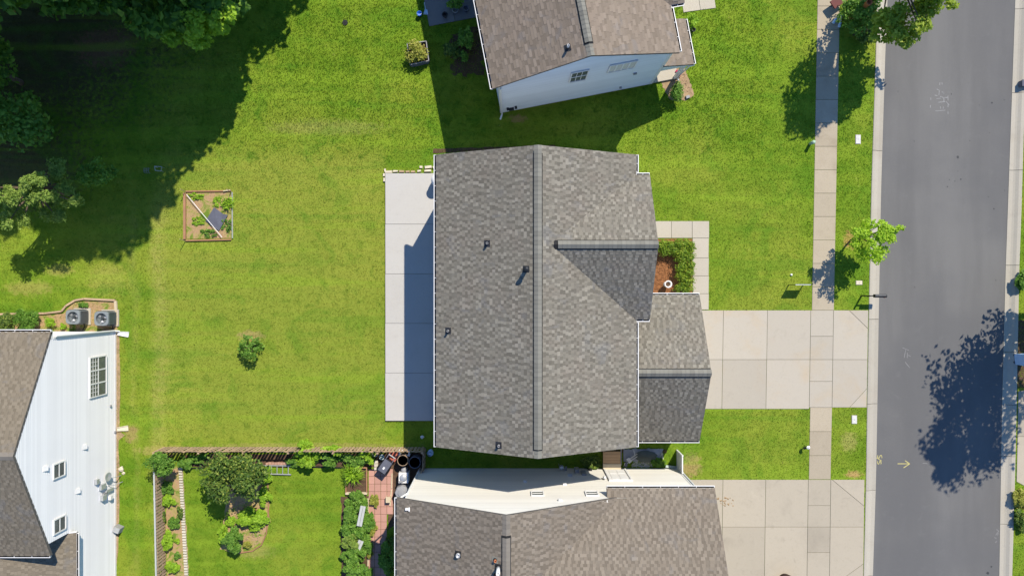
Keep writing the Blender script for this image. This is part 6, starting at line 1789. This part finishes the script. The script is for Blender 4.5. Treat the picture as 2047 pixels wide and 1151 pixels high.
for a, b in (((784, 945), (783, 975)), ((783, 977), (780, 1010)), ((736, 995), (737, 1060)), ((737, 1062), (736, 1130))):
    p, q = Vector(G(*a)), Vector(G(*b)); d = q - p
    MB().obox((p + q) / 2, math.atan2(d.y, d.x), d.length / 2, 0.035, -0.02, 0.06).build("timber", M['wood_light'], t)

# side yard by the lower house: steps, tarp, gate
t = thing("wooden_steps", "tan wooden landing and step at the lower house's side door", "steps", (5.55, -9.35, 0))
for k in range(4): MB().box(5.02, 5.98, -9.66 + k * 0.165, -9.505 + k * 0.165, 0.33, 0.37).build("deck_board", M['ply'], t)
MB().box(5.06, 5.94, -9.62, -9.02, 0.0, 0.328).build("base", M['wood_grey'], t)
MB().box(5.02, 6.0, -9.98, -9.68, 0.30, 0.40).build("step_board", M['wood_light'], t); MB().box(5.04, 5.98, -9.96, -9.7, 0.0, 0.298).build("step_box", M['wood_light'], t)
MB().box(6.02, 6.07, -9.8, -8.7, 0.0, 0.2).build("side_board", M['grey'], t)
mb = MB(); r_ = random.Random(9); NX, NY = 16, 6
x0, y0 = G(1246, 921); x1, y1 = G(1326, 896)
V = []
for j in range(NY + 1):
    for i in range(NX + 1):
        e = 0.2 if 0 < j < NY and 0 < i < NX else 0.05
        V.append((x0 + (x1 - x0) * i / NX + (0.35 * (1 - j / NY) * (i / NX > 0.85) * -1), y0 + (y1 - y0) * j / NY + r_.uniform(-.04, .04), 0.03 + r_.random() * e * 0.6))
mb.faces(V, [(j * (NX + 1) + i, j * (NX + 1) + i + 1, (j + 1) * (NX + 1) + i + 1, (j + 1) * (NX + 1) + i) for j in range(NY) for i in range(NX)])
tag(mb.build("tarp", M['tarp'], None, True), "crumpled blue grey tarp on the ground by the garage wall", "tarp")
x, y = G(1291, 911)
mb = MB(); NN = 22
V = [(x + 0.62 * math.cos(6.283 * i / NN) * r_.uniform(.9, 1.1), y + 0.33 * math.sin(6.283 * i / NN) * r_.uniform(.9, 1.1), 0.15) for i in range(NN)] + [(x, y, 0.26)]
mb.faces(V, [(i, (i + 1) % NN, NN) for i in range(NN)] )
tag(mb.build("tarp_sheet", M['tarp_dark'], None, True), "dark wet sheet heaped on the blue grey tarp", "sheet")
x, y = G(1264, 911)
t = thing("hand_truck", "pale folded hand truck lying on the tarp's left end", "hand truck", (x, y, 0.2))
for s_ in (-0.07, 0.07): MB().tube([(x - 0.25, y - 0.2 + s_, 0.24), (x + 0.22, y + 0.12 + s_, 0.3)], 0.02, 6).build("rail", M['ltgrey'], t)
MB().tube([(x + 0.1, y + 0.04, 0.3), (x + 0.02, y + 0.4, 0.32)], 0.018, 6).build("handle", M['ltgrey'], t); MB().obox((x - 0.22, y - 0.18), 0.6, 0.1, 0.14, 0.22, 0.25).build("plate", M['ltgrey'], t)
x, y = G(1250, 926)
t = thing("step_stool", "small dark folding stool by the wooden step", "stool", (x, y, 0))
MB().obox((x, y + 0.03), -0.2, 0.07, 0.14, 0.3, 0.33).build("seat", M['slate_mat'], t)
for s_ in (-0.09, 0.09): MB().tube([(x + s_, y - 0.16, 0), (x + s_ * 0.8, y + 0.12, 0.34)], 0.015, 6).build("leg", M['white'], t)
# gate panel
gx0 = G(1353, 900)[0]
t = thing("gate", "white vinyl gate panel standing open by the lower house corner", "gate", (gx0, -9.5, 0))
MB().box(gx0 - 0.03, gx0 + 0.03, -9.88, -9.02, 1.2, 1.27).build("top_rail", M['white'], t); MB().box(gx0 - 0.03, gx0 + 0.03, -9.88, -9.02, 0.06, 0.13).build("bottom_rail", M['white'], t)
for yq in (-9.92, -9.02): MB().box(gx0 - 0.04, gx0 + 0.04, yq - 0.04, yq + 0.04, 0.0, 1.3).build("post", M['white'], t)
for k in range(6): MB().box(gx0 - 0.015, gx0 + 0.015, -9.875 + k * 0.138, -9.745 + k * 0.138, 0.131, 1.199).build("board", M['white'], t)
x, y = G(1341, 931)
t = thing("leaning_board", "pale teal board lying at the foot of the white gate", "board", (x, y, 0))
MB().hexa([(x - 0.35, y - 0.02, 0.16), (x + 0.28, y - 0.14, 0.1), (x + 0.3, y + 0.02, 0.1), (x - 0.3, y + 0.1, 0.16), (x - 0.35, y - 0.02, 0.2), (x + 0.28, y - 0.14, 0.14), (x + 0.3, y + 0.02, 0.14), (x - 0.3, y + 0.1, 0.2)]).build("panel", M['teal'], t)
MB().box(x - 0.3, x + 0.25, y - 0.1, y - 0.03, 0.0, 0.1).build("block", M['black'], t)

# ------------------------------------------------------------------ front yard
x, y, _ = W(1336, 568, 0.55)
t = thing("garden_urn", "white urn planter on the red mulch by the hedge", "urn", (x, y, 0))
MB().lathe((x, y), [(0.15, 0.0), (0.15, 0.06), (0.06, 0.12), (0.07, 0.2), (0.16, 0.36), (0.18, 0.5), (0.205, 0.55), (0.205, 0.58), (0.15, 0.58), (0.13, 0.46), (0, 0.44)], 20).build("bowl", M['white'], t, True)
MB().lathe((x, y), [(0.128, 0.46), (0.05, 0.50), (0, 0.5)], 12).build("soil", M['soil_dark'], t); MB().tube([(x, y, 0.48), (x + 0.04, y + 0.06, 0.62)], 0.015, 5).build("stem", M['bark'], t)
# yard sign
x, y, _ = W(1604, 569, 0.85)
t = thing("yard_sign", "double posted yard sign standing on the front lawn", "sign", (x, y, 0))
MB().box(x - 0.36, x + 0.36, y - 0.015, y + 0.015, 0.42, 0.92).build("panel", M['white'], t); MB().box(x - 0.42, x + 0.42, y - 0.022, y + 0.022, 0.925, 0.965).build("top_rail", M['ltgrey'], t)
for s_ in (-0.4, 0.4): MB().box(x + s_ - 0.02, x + s_ + 0.02, y - 0.02, y + 0.02, -0.05, 0.924).build("post", M['darkmetal'], t)
# mailbox
x, y = G(1722, 591); 
t = thing("mailbox", "black mailbox on an arm post leaning over the kerb", "mailbox", (x, y, 0))
MB().box(x - 0.035, x + 0.035, y - 0.035, y + 0.035, -0.1, 0.98).build("post", M['black'], t); MB().box(x + 0.036, x + 0.92, y - 0.03, y + 0.03, 0.68, 0.74).build("arm", M['black'], t)
bxm = MB(); n = 9; prof = [(-0.09, 0.745)] + [(-0.09 * math.cos(math.pi * i / (n - 1)), 0.86 + 0.09 * math.sin(math.pi * i / (n - 1))) for i in range(n)] + [(0.09, 0.745)]
A = [(x + 0.26, y + p, z) for p, z in prof]; B = [(x + 0.92, y + p, z) for p, z in prof]
for i in range(len(prof)): j = (i + 1) % len(prof); bxm.face([A[i], A[j], B[j], B[i]])
bxm.face(A[::-1]); bxm.face(B); bxm.build("box", M['black'], t)
MB().box(x + 0.30, x + 0.86, y + 0.02, y + 0.045, 0.951, 0.957).build("name_strip", M['grey'], t); MB().box(x + 0.78, x + 0.80, y - 0.11, y - 0.095, 0.82, 0.98).build("flag", M['red'], t)
def short_pipe(px_, py_, r, h, mat, label, nm="utility_marker"):
    x, y, _ = W(px_, py_, h); t = thing(nm, label, "marker", (x, y, 0)); MB().cyl((x, y), r, r, -0.05, h, 14).build("tube", mat, t, True); MB().lathe((x, y), [(r * 1.2, h), (r * 1.2, h + 0.02), (0, h + 0.035)], 14).build("cap", M['green_pipe'] if mat is not M['white'] else M['white'], t, True)
short_pipe(1627, 284, 0.085, 0.5, M['green_pipe'], "pale green capped pipe at the sidewalk's edge on the upper lawn")
short_pipe(1582, 549, 0.05, 0.05, M['white'], "small white round marker on the lawn near the yard sign")
x, y, _ = W(1616, 894, 0.5)
t = thing("path_light", "small dark lamp on a stake beside the lower sidewalk", "light", (x, y, 0))
MB().tube([(x, y, -0.05), (x, y, 0.42)], 0.018, 6).build("stake", M['darkmetal'], t); MB().lathe((x, y), [(0.05, 0.4), (0.05, 0.46), (0.1, 0.5), (0.0, 0.56)], 10).build("lamp_head", M['white'], t); MB().obox((x - 0.1, y - 0.08), 0.6, 0.07, 0.04, 0.2, 0.34).build("tag_plate", M['black'], t)
def cover(px_, py_, w, h_, mat, label):
    x, y = G(px_, py_); t = thing("utility_cover", label, "cover", (x, y, 0), "utility covers in the verge")
    MB().box(x - w - 0.02, x + w + 0.02, y - h_ - 0.02, y + h_ + 0.02, -0.05, 0.02).build("frame", M['path'], t); MB().box(x - w, x + w, y - h_, y + h_, 0.02, 0.04).build("lid", mat, t)
    MB().box(x - 0.03, x + 0.03, y - 0.015, y + 0.015, 0.04, 0.046).build("handle", M['grey'], t)
cover(1715, 279, 0.13, 0.24, M['stone_pale'], "white utility cover in the verge below the shaded sidewalk"); cover(1707.5, 838, 0.13, 0.22, M['stone_pale'], "white utility cover in the verge below the driveway"); cover(1717, 565, 0.16, 0.10, M['stone'], "tan utility cover in the verge above the mailbox")
# items beyond the road and by the sidewalk
x, y, _ = W(2060, 720, 0.9)
t = thing("wheeled_bin", "pale blue lidded bin at the right edge beyond the kerb", "bin", (x, y, 0))
MB().obox((x, y), 0.1, 0.24, 0.28, 0.05, 0.82, taper=1.1).build("body", M['paleblue'], t); MB().lathe((x, y), [(0.33, 0.82), (0.33, 0.86), (0.2, 0.93), (0, 0.95)], 16).build("lid", M['paleblue'], t, True)
for s_ in (-0.2, 0.2): MB().cyl((x - 0.2, y + s_), 0.08, 0.08, 0.0, 0.05, 10).build("wheel", M['black'], t)
x, y, _ = W(2049, 166, 0.25)
t = thing("utility_box", "low dark box at the right edge beside the far kerb", "box", (x, y, 0))
MB().box(x - 0.14, x + 0.2, y - 0.16, y + 0.16, -0.05, 0.22).build("body", M['slate_mat'], t); MB().box(x - 0.16, x + 0.22, y - 0.18, y + 0.18, 0.222, 0.27).build("lid", M['slate_mat'], t)
x, y, _ = W(1677, 2, 0.5)
t = thing("leaning_board", "dark red board beside the sidewalk at the top edge", "board", (x, y, 0))
MB().obox((x, y), 0.6, 0.42, 0.24, 0.42, 0.5).build("panel", M['darkred'], t)
for a, b in ((-0.25, -0.1), (0.25, 0.12)): MB().tube([(x + a, y + b, 0), (x + a, y + b, 0.42)], 0.02, 6).build("leg", M['darkmetal'], t)
x, y, _ = W(1581, 1172, 0.9)
t = thing("barrel_planter", "dark brown round tub just showing at the bottom edge of the lower driveway", "tub", (x, y, 0))
MB().lathe((x, y), [(0.36, 0.03), (0.46, 0.5), (0.44, 0.9), (0.38, 0.9), (0.37, 0.8), (0, 0.8)], 22).build("tub_wall", M['wood_red_dark'], t, True); MB().lathe((x, y), [(0.365, 0.81), (0.2, 0.84), (0, 0.84)], 16).build("soil", M['soil_dark'], t)
crumple("pale_rock", "pale rock on the shaded sidewalk under the dark shrub", 1678, 36, 0.15, M['stone'], "rock", 12, 0.18)
for lb, px_, py_, a in (("upper pale blue bottle on the shaded sidewalk", 1667, 43, 1.0), ("lower pale blue bottle on the shaded sidewalk", 1677, 50, 1.3)):
    x, y = G(px_, py_); t = thing("plastic_bottle", lb, "bottle", (x, y, 0.03), "bottles on the shaded sidewalk"); d = Vector((math.cos(a), math.sin(a), 0))
    p = Vector((x, y, 0.1)); MB().tube([p - d * 0.17, p + d * 0.08, p + d * 0.13, p + d * 0.18], [0.075, 0.075, 0.03, 0.028], 10).build("bottle_body", M['paleblue'], t, True); MB().tube([p + d * 0.181, p + d * 0.21], 0.032, 8).build("cap", M['white'], t)
x, y, _ = W(1733, 9, 1.9)
ring("plant_pot", "terracotta pot among the shrubs under the street tree", 1733, 9, 0.14, 0.02, M['terracotta'], 1.9)
x, y = G(1374, 195)
t = thing("corner_stone", "dark stone at the tip of the porch corner bed", "stone", (x, y, 0)); MB().obox((x, y), 0.3, 0.12, 0.09, -0.02, 0.14, taper=0.8).build("stone_body", M['grey'], t)

# ------------------------------------------------------------------ paint and chalk on the road
def strokes(name, lines, width, mat, label, cat="marking", dashed=0):
    """painted lines on the asphalt, each a thin ribbon following the road's crown"""
    mb = MB(); r = random.Random(len(lines))
    for ln in lines:
        pts = [G(*p) for p in ln]
        for i in range(len(pts) - 1):
            a, b = Vector(pts[i]), Vector(pts[i + 1]); d = (b - a)
            if d.length < 1e-5: continue
            n = Vector((-d.y, d.x)).normalized() * width / 2; e = d.normalized() * width * 0.3
            k = max(1, int(d.length / 0.12)) if dashed else 1
            for j in range(k):
                if dashed and r.random() < dashed: continue
                p, q = a + d * (j / k) - (e if j == 0 else e * 0), a + d * ((j + 1) / k) + (e if j == k - 1 else e * 0)
                P = [p - n, q - n, q + n, p + n]
                mb.face([(v.x, v.y, road_z(v.x, v.y) + 0.004 + 0.0004 * (i % 3)) for v in P])
    o = mb.build(name, mat)
    o.parent = None
    return tag(o, label, kind='structure')
# S/S turned on its side
def glyphS(cx, cy, w, h):
    # letter S lying on its side, its top towards the left
    P = [(0.95, 0.9), (1.0, 0.55), (0.85, 0.1), (0.62, 0.1), (0.5, 0.5), (0.38, 0.9), (0.15, 0.9), (0.0, 0.5), (0.08, 0.1)]
    return [(cx + (q[0] - 0.5) * w, cy + (q[1] - 0.5) * h) for q in P]
strokes("road_marking", [glyphS(1759.5, 925, 7.5, 6.5), [(1754.5, 915.5), (1764, 921.5)], glyphS(1760.5, 913, 9, 6.5)], 0.035, M['yellow'], "yellow S/S letters sprayed by the kerb")
strokes("road_marking", [[(1796.5, 927), (1820, 927)], [(1811, 921), (1820, 927), (1808, 935)]], 0.045, M['yellow'], "yellow arrow sprayed on the road pointing right")
strokes("road_marking", [[(1846, 926), (1868, 927)], [(1976, 927), (1991, 928)]], 0.03, M['chalk'], "short pale dashes across the road beside the yellow arrow", dashed=0.2)
strokes("chalk_drawing", [[(1862, 195), (1861, 215)], [(1868, 198), (1900, 194)], [(1872, 205), (1899, 202)], [(1866, 222), (1896, 220)], [(1880, 165), (1878, 190), (1882, 222)], [(1896, 192), (1896, 232)], [(1874, 178), (1888, 186)], [(1884, 165), (1888, 200), (1886, 222)], [(1870, 190), (1885, 194), (1898, 210)]], 0.05, M['chalk'], "chalk scribble of boxes high on the road", dashed=0.45)
strokes("chalk_drawing", [[(1806, 695), (1818, 700)], [(1812, 700), (1808, 720), (1820, 735)], [(1816, 690), (1815, 715)], [(1818, 738), (1820, 745)], [(1806, 706), (1822, 712)]], 0.03, M['chalk'], "faint chalk scribble left of the tree shadow", dashed=0.5)
strokes("chalk_drawing", [[(1990, 1055), (1999, 1062), (1993, 1070)], [(1998, 1066), (1994, 1080)], [(1990, 1075), (1999, 1078), (1992, 1085)]], 0.03, M['chalk'], "small chalk scribble near the far kerb at the bottom", dashed=0.35)
mb = MB()
for (px_, py_, r_) in ((1916, 314, 0.07), (1985, 205, 0.055), (2010, 199, 0.03), (1922, 358, 0.045), (1899, 359, 0.025), (1895, 373, 0.035), (1903, 188, 0.03), (1797, 182, 0.025), (1829, 282, 0.025), (1916, 342, 0.02), (1910, 362, 0.025), (1978, 393, 0.03), (1989, 417, 0.04), (2011, 380, 0.025), (1830, 574, 0.03), (1993, 560, 0.03), (1984, 1133, 0.05), (1977, 1146, 0.08), (1980, 265, 0.02), (1940, 281, 0.025), (1960, 210, 0.02)):
    x, y = G(px_, py_); n = 9; z = road_z(x, y) + 0.006
    mb.face([(x + r_ * math.cos(6.283 * i / n) * random.uniform(.8, 1.2), y + r_ * math.sin(6.283 * i / n) * random.uniform(.8, 1.2), z) for i in range(n)])
tag(mb.build("oil_spots", M['oil']), "dark oil spots dotted over the asphalt", kind='stuff')
mb = MB(); x, y = G(1738, 922)
mb.face([(x - 0.12, y - 0.35, 0.034), (x + 0.1, y - 0.3, 0.036), (x + 0.12, y + 0.2, 0.036), (x - 0.06, y + 0.35, 0.034)])
